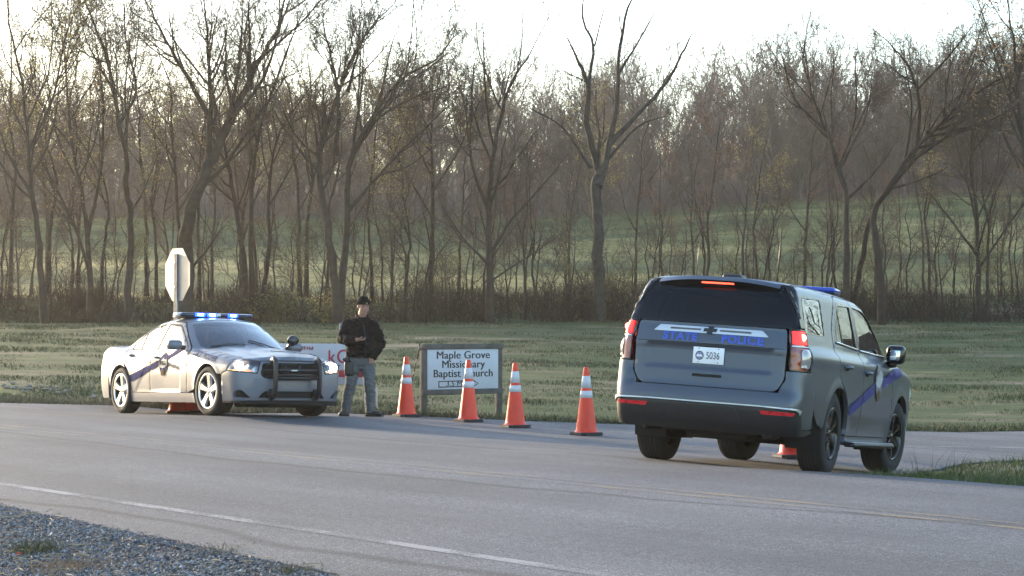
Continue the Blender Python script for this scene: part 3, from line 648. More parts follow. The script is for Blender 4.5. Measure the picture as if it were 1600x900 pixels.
# roadside verge beyond the far edge: longer dry grass
n = 16000; ex = rg.uniform(-11, 11, n); ey = np.interp(ex, FAR_EDGE[:, 0], FAR_EDGE[:, 1]) + .08 + np.abs(rg.normal(0, .7, n)); dry = ex < -2.5
blades('grass', ex, ey, (.04 + .10 * rg.random(n) ** 2), np.full(n, .014), GR, 'dry mixed grass along the far edge of the road', 'grass', 54, .6, np.where(dry, rg.choice([2, 2, 2, 1], n), rg.choice([0, 1, 1, 2], n)))
# reeds near the island
rd = [ground_at(px, py)[:2] for px, py in [(1398, 738), (1404, 738), (1412, 739), (1432, 740), (1440, 741), (1449, 742), (1462, 742), (1476, 743), (1486, 743), (1500, 744), (1385, 737), (1423, 740)]]
rx = np.array([p[0] for p in rd for _ in range(3)]) + rg.normal(0, .05, 36); ry = np.array([p[1] for p in rd for _ in range(3)]) + rg.normal(0, .05, 36)
blades('tall_grass', rx, ry, rg.uniform(.15, .48, 36), np.full(36, .006), GR[1], 'tall thin grass stalks on the tip between the roads', 'grass', 55, .3)

def pebbles(n, xy, size, seed, name, mats, label, cat):
    r = np.random.default_rng(seed); t = (1 + 5 ** .5) / 2
    octo = len(xy) > 20000
    ico = np.array([(-1,t,0),(1,t,0),(-1,-t,0),(1,-t,0),(0,-1,t),(0,1,t),(0,-1,-t),(0,1,-t),(t,0,-1),(t,0,1),(-t,0,-1),(-t,0,1)]) / 1.9
    fc = np.array([(0,11,5),(0,5,1),(0,1,7),(0,7,10),(0,10,11),(1,5,9),(5,11,4),(11,10,2),(10,7,6),(7,1,8),(3,9,4),(3,4,2),(3,2,6),(3,6,8),(3,8,9),(4,9,5),(2,4,11),(6,2,10),(8,6,7),(9,8,1)])
    if octo: ico = np.array([(1,0,0),(0,1,0),(-1,0,0),(0,-1,0),(.2,.1,1),(0,0,-1)], float); fc = np.array([(0,1,4),(1,2,4),(2,3,4),(3,0,4),(1,0,5),(2,1,5),(3,2,5),(0,3,5)])
    nv, nf = len(ico), len(fc)
    V = ico[None] * r.uniform(.65, 1.35, (n, nv, 1)) * np.stack([r.uniform(.7, 1.5, n), r.uniform(.6, 1.1, n), r.uniform(.4, .8, n)], 1)[:, None] * size[:, None, None]
    a = r.uniform(0, 6.28, n); c, s = np.cos(a), np.sin(a); R = np.zeros((n, 3, 3)); R[:, 0, 0] = c; R[:, 0, 1] = -s; R[:, 1, 0] = s; R[:, 1, 1] = c; R[:, 2, 2] = 1
    tl = r.normal(0, .4, n); T = np.zeros((n, 3, 3)); T[:, 0, 0] = 1; T[:, 1, 1] = np.cos(tl); T[:, 1, 2] = -np.sin(tl); T[:, 2, 1] = np.sin(tl); T[:, 2, 2] = np.cos(tl)
    V = np.einsum('nij,nkj->nki', R @ T, V); z = G(xy[:, 0], xy[:, 1]) + size * .12
    V += np.column_stack([xy, z])[:, None]; F = (fc[None] + (np.arange(n) * nv)[:, None, None]).reshape(-1, 3)
    o = link(name, raw_mesh(name, V.reshape(-1, 3), F, np.repeat(r.integers(0, len(mats), n), nf), smooth=False), mats); tag(o, label, cat, kind='stuff'); return o
GV = [mat('gravel_grey', (.135, .137, .147), .85, 0, .3, 9), mat('gravel_dark', (.05, .053, .062), .85, 0, .3, 9), mat('gravel_pale', (.24, .245, .26), .85, 0, .25, 9), mat('gravel_tan', (.16, .125, .09), .85, 0, .3, 9)]
n = 260000; yy = rg.uniform(9.5, 19.5, n); xx = rg.uniform(-5.2, 1.0, n); k = (vcoord(xx, yy) < edge_v(xx) - .03) & (vcoord(xx, yy) > 4.2) & (xx > -.25 * yy - .3); xx, yy = xx[k], yy[k]; v = vcoord(xx, yy)
k = rg.random(len(xx)) < np.clip(.62 + .5 * smooth_noise(xx, yy, 1.2, 61), .15, 1); xx, yy = xx[k], yy[k]
pebbles(len(xx), np.stack([xx, yy], 1), rg.uniform(.005, .0135, len(xx)) * (1 + .6 * (rg.random(len(xx)) < .08)), 62, 'gravel', [GV[0], GV[0], GV[1], GV[1], GV[2], GV[3], GV[3]], 'blue-grey crushed gravel on the near road shoulder', 'gravel')
n = 26000; xx = rg.uniform(-5.5, 1.2, n); vv = edge_v(xx) - .05 + np.abs(rg.normal(0, .055, n)); yy = (vv - .815 * xx) / .58; k = rg.random(n) < .85
pebbles(int(k.sum()), np.stack([xx[k], yy[k] - .12], 1), rg.uniform(.003, .008, int(k.sum())), 63, 'gravel', [GV[1], GV[1], GV[0]], 'dark loose asphalt grit along the broken road edge', 'gravel')
# weeds in the gravel
for px, py, lab, mm, nn, hh in [(55, 862, 'green grass tuft with straw blades growing in the gravel', [GR[0], GR[1], GR[2]], 260, .10), (120, 885, 'brown dead weed clump lying in the gravel', [mat('dead_weed', (.20, .135, .08), .95, 0, .4, 2)], 420, .05), (462, 893, 'small dry tuft at the road edge in the gravel', [GR[2], GR[1]], 120, .06), (352, 858, 'flat brown weed patch near the edge of the road', [GR[2]], 110, .04)]:
    x0, y0, z0 = ground_at(px, py); r = np.random.default_rng(px); m0 = nn
    X = r.normal(0, .13 if hh < .06 else .07, m0) ; Y = r.normal(0, .16 if hh < .06 else .09, m0); P = []
    for i in range(m0):
        pts, _ = wander(r, np.array([X[i], Y[i], -.005]), np.array([r.normal(0, .6), r.normal(0, .6), 1]), hh * r.uniform(.4, 1.2), 3, .3, -.05); P.append((pts, np.array([.0024, .002, .0016, .0008])))
    V, F = tubes(P, 3); o = link('weed', raw_mesh('weed', V, F, r.integers(0, len(mm), len(F))), mm); o.location = (x0, y0, z0); tag(o, lab, 'weed', kind='stuff')
ns = 420; r = np.random.default_rng(77); P = []
while len(P) < ns:
    x, y = r.uniform(-5, .6), r.uniform(9.8, 18.5); v = vcoord(x, y)
    if v > edge_v(x) + .1 or v < 4.5 or smooth_noise(np.array([x]), np.array([y]), 1.0, 66)[0] < .0: continue
    a = r.uniform(0, 6.28); l = r.uniform(.02, .07); z = g1(x, y) + .022; P.append((np.array([(x - math.cos(a) * l, y - math.sin(a) * l, z - .004), (x, y, z + r.uniform(0, .006)), (x + math.cos(a) * l, y + math.sin(a) * l, z - .002)]), np.array([.0022, .0026, .0016])))
V, F = tubes(P, 4); o = link('straw', raw_mesh('straw', V, F), mat('pale_straw', (.34, .26, .15), .8, 0, .3, 9)); tag(o, 'pale bits of dry straw lying over the gravel', 'straw', kind='stuff')
# a red leaf and a red leaf on the gravel
x0, y0, z0 = ground_at(30, 868); b = MB(); 
th = np.linspace(0, 2 * np.pi, 14, endpoint=False); rr = .022 * (1 + .25 * np.cos(th * 3)); top = np.column_stack([rr * np.cos(th), .7 * rr * np.sin(th), .012 + .008 * np.cos(th * 2)])
b.add(np.concatenate([top, top - [0, 0, .0015]]), [tuple(range(14)), tuple(range(27, 13, -1))] + [(i, i + 14, (i + 1) % 14 + 14, (i + 1) % 14) for i in range(14)])
o = b.build('leaf', mat('red_leaf', (.45, .05, .02), .6)); o.location = (x0, y0, z0); tag(o, 'small red leaf lying on the gravel at the lower left', 'leaf')
# pale rocks by the road, left
rr_ = np.random.default_rng(71); ROCK = mat('pale_rock', (.21, .185, .15), .9, 0, .25, 6, .4, 20); proto_rock = None
for i in range(72):
    px = rr_.uniform(2, 148); py = 602 + (px / 148) * 16 + rr_.normal(0, 4.5); x, y, z = ground_at(px, py); s = rr_.uniform(.020, .048)
    if proto_rock is None:
        bm = bmesh.new(); bmesh.ops.create_icosphere(bm, subdivisions=2, radius=1.0); rn = random.Random(3)
        for v in bm.verts: v.co *= rn.uniform(.8, 1.15)
        me = bpy.data.meshes.new('rock'); bm.to_mesh(me); bm.free(); o = proto_rock = link('rock', me, ROCK); tag(o, 'pale rock in the sunlit rubble strip left of the silver sedan', 'rock', 'pale rocks beside the road')
    else: o = copy_tree(proto_rock)
    o.location = (x, y, z + s * .3); o.scale = (s * rr_.uniform(.8, 1.3), s, s * rr_.uniform(.6, .9)); o.rotation_euler = (0, 0, rr_.uniform(0, 6))

# ------------------------------------------------------------------ haze
def haze():
    b = MB(); b.box((-480, -20, -4), (480, 425, 60)); m = bpy.data.materials.new('haze'); m.use_nodes = True; nt = m.node_tree
    for n in list(nt.nodes):
        if n.type == 'BSDF_PRINCIPLED': nt.nodes.remove(n)
    pv = nt.nodes.new('ShaderNodeVolumePrincipled'); pv.inputs['Color'].default_value = (.96, .90, .82, 1); pv.inputs['Density'].default_value = HAZE_DENSITY; pv.inputs['Anisotropy'].default_value = 0.5
    nt.links.new(pv.outputs[0], nt.nodes['Material Output'].inputs['Volume']); o = b.build('haze', m); tag(o, kind='stuff')
if HAZE_DENSITY > 0: haze()

# ------------------------------------------------------------------ vehicle bodies: an implicit surface, and panels lifted onto it
def smax(a, b, k): h = np.clip(.5 + .5 * (a - b) / k, 0, 1); return b + (a - b) * h + k * h * (1 - h)
def smin(a, b, k): return -smax(-a, -b, k)
def curve(xs, ys):
    """smooth monotone curve through points"""
    xs = np.array(xs, float); ys = np.array(ys, float); h = np.diff(xs); d = np.diff(ys) / h; m = np.zeros(len(xs)); m[0], m[-1] = d[0], d[-1]
    for i in range(1, len(xs) - 1): m[i] = 0 if d[i-1] * d[i] <= 0 else (h[i-1] + h[i]) * 1.0 / (h[i-1] / d[i-1] * .5 + h[i] / d[i] * .5 + .5 * h[i] / d[i-1] + .5 * h[i-1] / d[i])
    def f(x):
        x = np.clip(x, xs[0], xs[-1]); i = np.clip(np.searchsorted(xs, x, 'right') - 1, 0, len(xs) - 2); t = (x - xs[i]) / h[i]
        return (2*t**3-3*t**2+1)*ys[i] + (t**3-2*t**2+t)*h[i]*m[i] + (-2*t**3+3*t**2)*ys[i+1] + (t**3-t**2)*h[i]*m[i+1]
    return f
def arc(cx, cz, r, a0, a1, n=14):
    a = np.radians(np.linspace(a0, a1, n)); return [(cx + r * math.cos(t), cz + r * math.sin(t)) for t in a]
def fillet(poly, r):
    """round every corner of a closed outline; r one number or one per corner"""
    P = [np.array(p, float) for p in poly]; n = len(P); out = []
    for i in range(n):
        a, p, b = P[i-1], P[i], P[(i+1) % n]; rr = r[i] if isinstance(r, (list, tuple)) else r
        la, lb = np.linalg.norm(a - p), np.linalg.norm(b - p); q = min(rr, .45 * la, .45 * lb)
        if q < 1e-4: out.append(p); continue
        s, e = p + (a - p) / la * q, p + (b - p) / lb * q
        for t in np.linspace(0, 1, 6): out.append((1-t)**2 * s + 2*t*(1-t) * p + t*t * e)
    return np.array(out)
FRONT_C, REAR_C, RAD = 1.5, -1.55, 0.95
class Body:
    def __init__(self, f, fc, rc): self.f = f; self.fc = fc; self.rc = rc
    def rays(self, uv, proj):
        u, v = uv[:, 0], uv[:, 1]; z0 = np.zeros_like(u)
        if proj == 'side': return np.stack([u, z0 - 1.6, v], 1), np.array([[0, 1.0, 0]]).repeat(len(u), 0)
        if proj == 'top': return np.stack([u, v, z0 + 2.4], 1), np.array([[0, 0, -1.0]]).repeat(len(u), 0)
        a = u / RAD; c, s = np.cos(a), np.sin(a)
        if proj == 'front': return np.stack([self.fc + 2 * c, 2 * s, v], 1), np.stack([-c, -s, z0], 1)
        if proj == 'rear': return np.stack([self.rc - 2 * c, 2 * s, v], 1), np.stack([c, -s, z0], 1)
    def lift(self, uv, proj):
        O, D = self.rays(np.asarray(uv, float), proj); n = len(O); t = np.zeros(n); hit = np.zeros(n, bool); best = np.full(n, 9e9); bt = np.zeros(n); lo = np.zeros(n); hi = np.zeros(n)
        for k in range(1, 68):
            tt = k * 0.03; idx = np.where(~hit)[0]
            if not len(idx): break
            fv = self.f(O[idx] + D[idx] * tt); b = fv < best[idx]; best[idx[b]] = fv[b]; bt[idx[b]] = tt
            h = fv < 0; hi[idx[h]] = tt; lo[idx[h]] = tt - .03; hit[idx[h]] = True
        i = np.where(hit)[0]
        for _ in range(14):
            m = (lo[i] + hi[i]) / 2; s = self.f(O[i] + D[i] * m[:, None]) < 0; hi[i] = np.where(s, m, hi[i]); lo[i] = np.where(s, lo[i], m)
        t = np.where(hit, hi, bt); return O + D * t[:, None]
    def normal(self, P):
        e = 2e-3; g = np.stack([self.f(P + d) - self.f(P - d) for d in np.eye(3) * e], 1); return g / (np.linalg.norm(g, axis=1)[:, None] + 1e-12)
    def panel(self, poly, proj, h=.03, holes=(), off=0.0, flange=.03, mb=None, mi=0, fmi=None, round_edge=.0015):
        """outline -> thick-edged panel lying on the body surface"""
        mb = mb or MB(); poly = resample(poly, h); holes = [resample(q, h) for q in holes]
        lo, hi = poly.min(0), poly.max(0); g = np.stack(np.meshgrid(np.arange(lo[0] + h * .5, hi[0], h), np.arange(lo[1] + h * .5, hi[1], h)), -1).reshape(-1, 2)
        g = g[inpoly(g, poly)] if len(g) else g
        if len(g): g = g[polyd(g, poly) > h * .55]
        for q in holes:
            if len(g): g = g[~inpoly(g, q)]; g = g[polyd(g, q) > h * .55]
        V2, T = cdt(poly, g, holes); P = self.lift(V2, proj); N = self.normal(P)
        a = P[T]; fn = np.cross(a[:, 1] - a[:, 0], a[:, 2] - a[:, 0]); flip = (fn * N[T].mean(1)).sum(1) < 0; T = T.copy(); T[flip] = T[flip][:, ::-1]
        cnt = {}
        for t in T:
            for i in range(3): e = (t[i], t[(i+1) % 3]); cnt[e] = 1
        be = [e for e in cnt if (e[1], e[0]) not in cnt]; bv = sorted({i for e in be for i in e}); mp = {v: i for i, v in enumerate(bv)}; k = len(bv)
        P2 = P + N * off; top = P2.copy(); top[bv] -= N[bv] * round_edge
        mb.add(top, T, mi, True)
        if flange > 0 and k:
            r0 = top[bv]; r1 = P2[bv] - N[bv] * (round_edge + flange)
            mb.add(np.concatenate([r0, r1]), [(mp[e[1]], mp[e[0]], mp[e[0]] + k, mp[e[1]] + k) for e in be], mi if fmi is None else fmi, True)
        return mb
    def decal(self, V2, T, proj, off):
        P = self.lift(V2, proj); N = self.normal(P); a = P[T]; fn = np.cross(a[:, 1] - a[:, 0], a[:, 2] - a[:, 0]); T = np.array(T).copy(); fl = (fn * N[T].mean(1)).sum(1) < 0; T[fl] = T[fl][:, ::-1]
        return P + N * off, T

def text2d(body, size, bold=0.0, shear=0.0, spacing=1.0, width=1.0):
    c = bpy.data.curves.new('t', 'FONT'); c.body = body; c.size = 1.0; c.align_x = 'CENTER'; c.align_y = 'CENTER'; c.offset = bold / size; c.space_character = spacing; c.shear = shear; c.resolution_u = 4
    o = bpy.data.objects.new('t', c); COL.objects.link(o); dg = bpy.context.evaluated_depsgraph_get(); dg.update()
    me = bpy.data.meshes.new_from_object(o.evaluated_get(dg)); bm = bmesh.new(); bm.from_mesh(me); bmesh.ops.triangulate(bm, faces=bm.faces)
    bmesh.ops.remove_doubles(bm, verts=bm.verts, dist=1e-5)
    bm.verts.index_update(); V = np.array([v.co[:2] for v in bm.verts]); T = np.array([[v.index for v in f.verts] for f in bm.faces]); bm.free()
    bpy.data.objects.remove(o); bpy.data.curves.remove(c); bpy.data.meshes.remove(me); V = V * size; V[:, 0] *= width; return V, T

def metal_paint(name, col, rough, metal, dirt=0.0):
    m = bpy.data.materials.new(name); m.use_nodes = True; nt = m.node_tree; b = nt.nodes['Principled BSDF']
    fl = noise(nt, 900, 1, .5); f2 = noise(nt, 1.4, 4, .6)
    c = ramp(nt, fl, [(0.3, tuple(q * .82 for q in col)), (0.7, tuple(min(1, q * 1.18) for q in col))])
    if dirt:
        tc = nt.nodes.new('ShaderNodeTexCoord'); sx = nt.nodes.new('ShaderNodeSeparateXYZ'); nt.links.new(tc.outputs['Object'], sx.inputs[0])
        mr = nt.nodes.new('ShaderNodeMapRange'); mr.inputs[1].default_value = .95; mr.inputs[2].default_value = .2; nt.links.new(sx.outputs[2], mr.inputs[0])
        mt = nt.nodes.new('ShaderNodeMath'); mt.operation = 'MULTIPLY'; nt.links.new(mr.outputs[0], mt.inputs[0]); nt.links.new(noise(nt, 7, 6, .65), mt.inputs[1])
        m2 = nt.nodes.new('ShaderNodeMath'); m2.operation = 'MULTIPLY'; m2.inputs[1].default_value = dirt; nt.links.new(mt.outputs[0], m2.inputs[0]); c = mixc(nt, m2.outputs[0], c, (.16, .13, .10))
        mr2 = nt.nodes.new('ShaderNodeMapRange'); mr2.inputs[3].default_value = rough; mr2.inputs[4].default_value = .75; nt.links.new(m2.outputs[0], mr2.inputs[0]); nt.links.new(mr2.outputs[0], b.inputs['Roughness'])
    else: b.inputs['Roughness'].default_value = rough
    nt.links.new(c, b.inputs['Base Color']); b.inputs['Metallic'].default_value = metal
    b.inputs['Specular IOR Level'].default_value = .3; b.inputs['Coat Weight'].default_value = 0.3; b.inputs['Coat Roughness'].default_value = 0.05; b.inputs['Coat IOR'].default_value = 1.5
    return m
SILVER = metal_paint('silver_paint', (.138, .146, .172), .42, .22, .30); GREY = metal_paint('dark_grey_paint', (.072, .086, .110), .32, .45, .45)
BLACK = mat('black_plastic', (.014, .014, .015), .45, 0, .2, 20); RUBBER = mat('tyre_rubber', (.013, .0125, .0125), .85, 0, .3, 18, .25, 60); DARK = mat('dark_underbody', (.012, .012, .012), .9)
TRIMB = mat('gloss_black_trim', (.008, .008, .009), .15, 0, .1); TRIMM = mat('matt_black_trim', (.010, .010, .011), .7, 0, .1, spec=.1); CHROME = mat('chrome', (.80, .81, .83), .10, 1.0, .05); ALU = mat('machined_wheel_silver', (.62, .62, .63), .28, .85, .08, 30)
GLASS = glass_mat('tinted_glass', (.45, .50, .50)); GLASS_S = glass_mat('side_glass', (.40, .44, .45), gain=1.1); GLASS_D = glass_mat('privacy_glass', (.035, .037, .04), gain=.7); LENS = glass_mat('clear_lens', (.93, .94, .95))
SEAT = mat('seat_cloth', (.035, .036, .04), .9); BLUE = mat('blue_vinyl', (.030, .055, .36), .4, 0, .1); BLUE_L = mat('navy_vinyl', (.012, .018, .105), .8, 0, .1, spec=.05)
WHITEP = mat('white_plate_paint', (.78, .79, .80), .4, 0, .04); INK = mat('black_lettering', (.010, .010, .012), .5); REDL = mat('red_lamp_plastic', (.45, .012, .012), .2, 0, .1, coat=.6)
TANV = mat('badge_tan', (.12, .085, .05), .8, 0, .1, spec=.05); SATIN = mat('satin_silver_trim', (.50, .51, .53), .35, .8, .05)
def emis(name, col, st): return mat(name, tuple(min(1, c) for c in col), .4, 0, .02, emit=col, estr=st)

def make_wheel(root, x, y, R, width, rim_r, spokes, rim_m, steer=0.0, style='five'):
    """y is the outer tyre wall side; wheel axis along y, outer face towards sign(y)"""
    sg = 1 if y > 0 else -1; w = empty('wheel', (x, y - sg * width / 2, R), (0, 0, steer)); w.parent = root
    hw = width / 2; t = MB(); sh = R * .045
    prof = [(rim_r * .98, -hw * .80), (rim_r + .012, -hw * .92), (rim_r + (R - rim_r) * .45, -hw), (R - sh * .9, -hw * .93), (R - sh * .25, -hw * .80), (R - .004, -hw * .62)]
    full = prof + [(R, -hw * .3), (R, 0), (R, hw * .3)] + [(a, -b) for a, b in prof[::-1]]
    # tread grooves
    tread = prof[:5]
    for k, yy in enumerate(np.linspace(-hw * .66, hw * .66, 6)): tread += [(R - .001, yy - .012), (R - .001, yy + .008), (R - .009, yy + .011), (R - .009, yy + .015)]
    tread += [(a, -b) for a, b in prof[:5][::-1]]
    t.lathe(tread, 56, 'y', smooth=True); t.build('tyre', RUBBER, w)
    r = MB(); o = sg * hw
    lip = [(rim_r + .006, o * .86), (rim_r + .004, o * .93), (rim_r - .012, o * .93), (rim_r - .020, o * .80), (rim_r - .035, o * .25), (rim_r - .05, -o * .3), (.02, -o * .3)]
    if sg < 0: lip = lip
    r.lathe(lip, 48, 'y', mi=1 if style == 'five' else 0, smooth=True)
    r.lathe([(rim_r + .006, o * .86), (rim_r + .005, o * .935), (rim_r - .014, o * .935), (rim_r - .022, o * .80)], 48, 'y', 0)
    for k in range(spokes):
        a = 2 * math.pi * k / spokes + math.pi / 2
        pr = [(.04, .046 if style == 'five' else .034), (.09, .044 if style == 'five' else .026), (rim_r * .62, .050 if style == 'five' else .026), (rim_r - .016, .070 if style == 'five' else .046)]; Vv = []
        for (d, hwid) in pr:
            f = d / rim_r; top = o * (.72 + .16 * f); low = top - sg * .035
            for (e, hh, q) in ((-1, hwid, low), (-.72, hwid, top), (.72, hwid, top), (1, hwid, low)):
                px = d * math.cos(a) - e * hh * math.sin(a); pz = d * math.sin(a) + e * hh * math.cos(a); Vv.append((px, q, pz))
        F = []
        for i in range(3):
            for j in range(3): F.append((i*4+j, i*4+j+1, (i+1)*4+j+1, (i+1)*4+j))
        if sg > 0: F = [q[::-1] for q in F]
        r.add(Vv, F, 0, False)
    r.lathe([(.0001, o * .80), (.030, o * .80), (.040, o * .76), (.075, o * .72), (.080, o * .60)], 24, 'y', 0)
    for k in range(5):
        a = 2 * math.pi * (k + .5) / 5 + math.pi / 2; r.ball((.055 * math.cos(a), o * .74, .055 * math.sin(a)), (.010, .012, .010), 1, 8, 5)
    r.lathe([(.15, -o * .1), (.02, -o * .1)], 24, 'y', 1)
    r.build('rim', [rim_m, DARK], w); return w

def poly_box(mb, lo, hi, mi=0): mb.rbox(lo, hi, .03, mi); return mb

# ------------------------------------------------------------------ the silver sedan
def sedan():
    AX, AZ, AR = 1.526, .362, .405
    wz = curve([.14, .25, .45, .62, .80, .95, 1.1, 1.3], [.885, .905, .925, .932, .920, .893, .85, .80]); taper = curve([-2.65, -2.2, -1.3, 0, 1.2, 1.9, 2.3, 2.55], [-.10, -.035, .0, .0, 0, -.018, -.06, -.11])
    deck = curve([-2.7, -2.52, -2.3, -1.9, -1.0, .2, .95, 1.15, 1.5, 2.0, 2.3, 2.45, 2.6], [1.02, 1.08, 1.085, 1.075, 1.01, .985, 1.005, 1.005, .972, .897, .838, .795, .70])
    front = curve([.1, .2, .30, .45, .60, .75, .85, 1.0], [2.40, 2.455, 2.475, 2.48, 2.475, 2.455, 2.42, 2.3]); rear = curve([.1, .25, .45, .7, .9, 1.05, 1.15], [-2.40, -2.50, -2.565, -2.575, -2.54, -2.53, -2.50])
    roof = curve([-2.3, -2.05, -1.75, -1.4, -1.0, -.6, -.25, .05, .26, .55, .85, 1.12, 1.3], [.90, 1.02, 1.155, 1.295, 1.418, 1.475, 1.494, 1.484, 1.455, 1.325, 1.16, .99, .86])
    scal = np.array([(.60, .335), (.63, .60), (.62, .70), (-.30, .845), (-.55, .79), (-1.0, .335)], float)
    def f(P):
        x, y, z = P[:, 0], np.abs(P[:, 1]), P[:, 2]
        W = wz(z) + taper(x)
        sd = polyd(np.stack([x, z], 1), scal); ins = inpoly(np.stack([x, z], 1), scal); W = W - .016 * sstep(-.004, .018, np.where(ins, sd, -sd)) * sstep(-.55, .1, x) - .006 * sstep(0, .03, np.where(ins, sd, -sd))
        for ax in (AX, -AX): d = np.hypot(x - ax, z - AZ); W = W + .014 * np.exp(-((d - AR) / .06) ** 2) + (.012 if ax < 0 else .006) * np.exp(-((x - ax) / .45) ** 2) * sstep(.5, .8, z)
        T = deck(x + .05 * (y / .9) ** 2) - .050 * (y / .9) ** 2.5 + .012 * sstep(.50, .40, y) * sstep(.9, 1.1, x)
        F = x - front(z) + .20 * (y / .9) ** 2.2; Rr = rear(z) + .13 * (y / .9) ** 2.4 - x
        low = smax(smax(y - W, z - T, .13), smax(F, Rr, .01), .09)
        W2 = .865 - (np.maximum(z, .95) - .95) * .50 + np.minimum(x + .2, 0) * .05
        T2 = roof(x + .17 * (y / .72) ** 2 * np.where(x > -.3, 1, -.8)) - .045 * (y / .62) ** 2
        up = smax(y - W2, z - T2, .11); up = smax(up, .85 - z, .01)
        return smin(low, up, .045)
    B = Body(f, 1.5, -1.55)
    loc, ang = SED_POSE; root = empty('police_car', loc, (0, 0, 0), 'silver four-door patrol sedan with lit blue roof lights and black push bar', 'car')
    root.rotation_euler = Matrix(Rot(*ang).tolist()).to_euler()
    A2 = lambda r, a0, a1, x: arc(x, AZ, r, a0, a1)
    both = lambda mb: (mb, mb.mirror_y())
    def pair(name, mb, mats, parent=root, par2=None):
        return [m.build(name, mats, p) for m, p in zip(both(mb), (parent, par2 or parent))]
    # doors ------------------------------------------------------------
    DLOF = fillet([(.70, .992), (.575, 1.092), (.10, 1.372), (-.36, 1.392), (-.385, .985)], [.02, .02, .06, .02, .02])
    DOORF = [(.832, .338), (.862, .60), (.811, .93), (.712, 1.023), (.14, 1.398), (-.40, 1.422), (-.428, 1.0), (-.428, .338)]
    DLOR = fillet([(-.475, .985), (-.49, 1.392), (-.92, 1.352), (-1.22, 1.232), (-1.40, 1.10), (-1.42, 1.02), (-1.36, 1.0)], [.02, .02, .05, .02, .03, .03, .02])
    DOORR = [(-.444, .338), (-1.115, .338)] + A2(.445, 2, 62, -AX) + [(-1.36, .86), (-1.47, 1.0), (-1.46, 1.11), (-1.26, 1.25), (-.94, 1.382), (-.412, 1.422), (-.444, 1.0)]
    for poly, dlo, hx, hz in ((DOORF, DLOF, -.25, .865), (DOORR, DLOR, -1.19, .905)):
        d = B.panel(poly, 'side', .026, [dlo], flange=.035); win = B.panel(dlo, 'side', .04, off=-.008, flange=0)
        o1, o2 = pair('door', d, SILVER)
        pair('window', win, GLASS_S, o1, o2)
        fr = MB(); ring_o = dlo; c = dlo.mean(0); ring_i = c + (dlo - c) * (1 - .030 / np.linalg.norm(dlo - c, axis=1))[:, None]
        fr = B.panel(ring_o, 'side', .03, [ring_i], off=-.003, flange=.01)
        pair('window_trim', fr, TRIMM, o1, o2)
        if poly is DOORR:
            bar = B.panel([(-1.06, .99), (-1.03, .99), (-1.075, 1.30), (-1.105, 1.29)], 'side', .03, off=-.002, flange=.01); pair('window_bar', bar, TRIMM, o1, o2)
        hp = B.lift(np.array([(hx, hz)]), 'side')[0]; h = MB()
        h.tube([(hx - .09, hp[1] + .01, hz), (hx - .075, hp[1] - .022, hz + .002), (hx, hp[1] - .034, hz + .005), (hx + .075, hp[1] - .022, hz + .002), (hx + .09, hp[1] + .01, hz)], .014, 8, 0, flat=(1, 1))
        h.ball((hx, hp[1] - .002, hz - .004), (.075, .006, .030), 1, 14, 8); pair('handle', h, [SILVER, DARK], o1, o2)
        if poly is DOORF: front_doors = (o1, o2)
        else: rear_doors = (o1, o2)
    # body: quarters, pillars, roof, rockers -----------------------------
    body = MB()
    lf = lambda pts: B.lift(np.array(pts, float), 'front')
    hl_out = [(.70, .826), (.80, .820), (.855, .797), (.945, .664)]; fe = lf([(-u, z) for u, z in hl_out]); bs = lf([(-1.0, .646), (-1.056, .608)])
    hoodx = np.linspace(.98, 2.16, 12); hoody = np.interp(hoodx, [.98, 1.6, 2.0, 2.16], [.745, .735, .705, .685]); e3 = B.lift(np.stack([hoodx, -hoody + .012], 1), 'top')
    hedge = [(p[0], p[2]) for p in e3] + [(fe[0][0] + .01, fe[0][2] + .004)]
    FEND = [(.845, .335), (.875, .60), (.825, .93), (.74, 1.03), (.86, 1.01)] + hedge + [(p[0] - .004, p[2]) for p in fe[1:]] + [(p[0] - .004, p[2]) for p in bs] + A2(AR, 40, 176, AX)
    b1 = B.panel(FEND, 'side', .03, flange=.05); pair('fender', b1, SILVER)
    ROCK = [(AX - .43, .329), (AX - .40, .19), (-AX + .41, .19), (-AX + .43, .329)]
    s = B.panel(ROCK, 'side', .04, flange=.06, off=.006); body.add(np.concatenate(s.v), s.f, 0, True); s2 = s.mirror_y(); body.add(np.concatenate(s2.v), s2.f, 0, True)
    QUA = A2(AR, 172, 64, -AX) + [(-1.372, .86), (-1.482, 1.0), (-1.472, 1.115), (-1.27, 1.26), (-.94, 1.394), (-.90, 1.43), (-1.25, 1.36), (-1.70, 1.19), (-1.98, 1.085), (-2.2, 1.045), (-2.40, 1.03), (-2.40, .93), (-2.30, .74), (-2.05, .62)]
    tp = lambda pts: [(p[0], p[2]) for p in B.lift(np.array([(x, -y) for x, y in pts], float), 'top')]
    ws_e = tp([(.915, .655), (.86, .690), (.72, .675), (.55, .640), (.38, .588), (.21, .525)]); roof_e = tp([(.10, .565), (-.10, .590), (-.4, .598), (-.7, .578), (-.93, .553)])
    rw_e = tp([(-1.02, .52), (-1.25, .548), (-1.45, .578), (-1.66, .610), (-1.84, .640)]); dk_e = tp([(-1.94, .68), (-2.15, .728), (-2.38, .712)])
    QUA = A2(AR, 172, 64, -AX) + [(-1.372, .86), (-1.482, 1.0), (-1.472, 1.115), (-1.27, 1.26), (-.948, 1.394)] + rw_e + dk_e + [(-2.40, .93), (-2.30, .74), (-2.05, .62)]
    APIL = [(.825, .94), (.93, 1.0)] + ws_e + roof_e + [(-.975, 1.425), (-.94, 1.394), (-.40, 1.434), (.145, 1.41), (.72, 1.035)]
    BPIL = [(-.39, 1.0), (-.37, 1.40), (-.485, 1.40), (-.47, 1.0)]
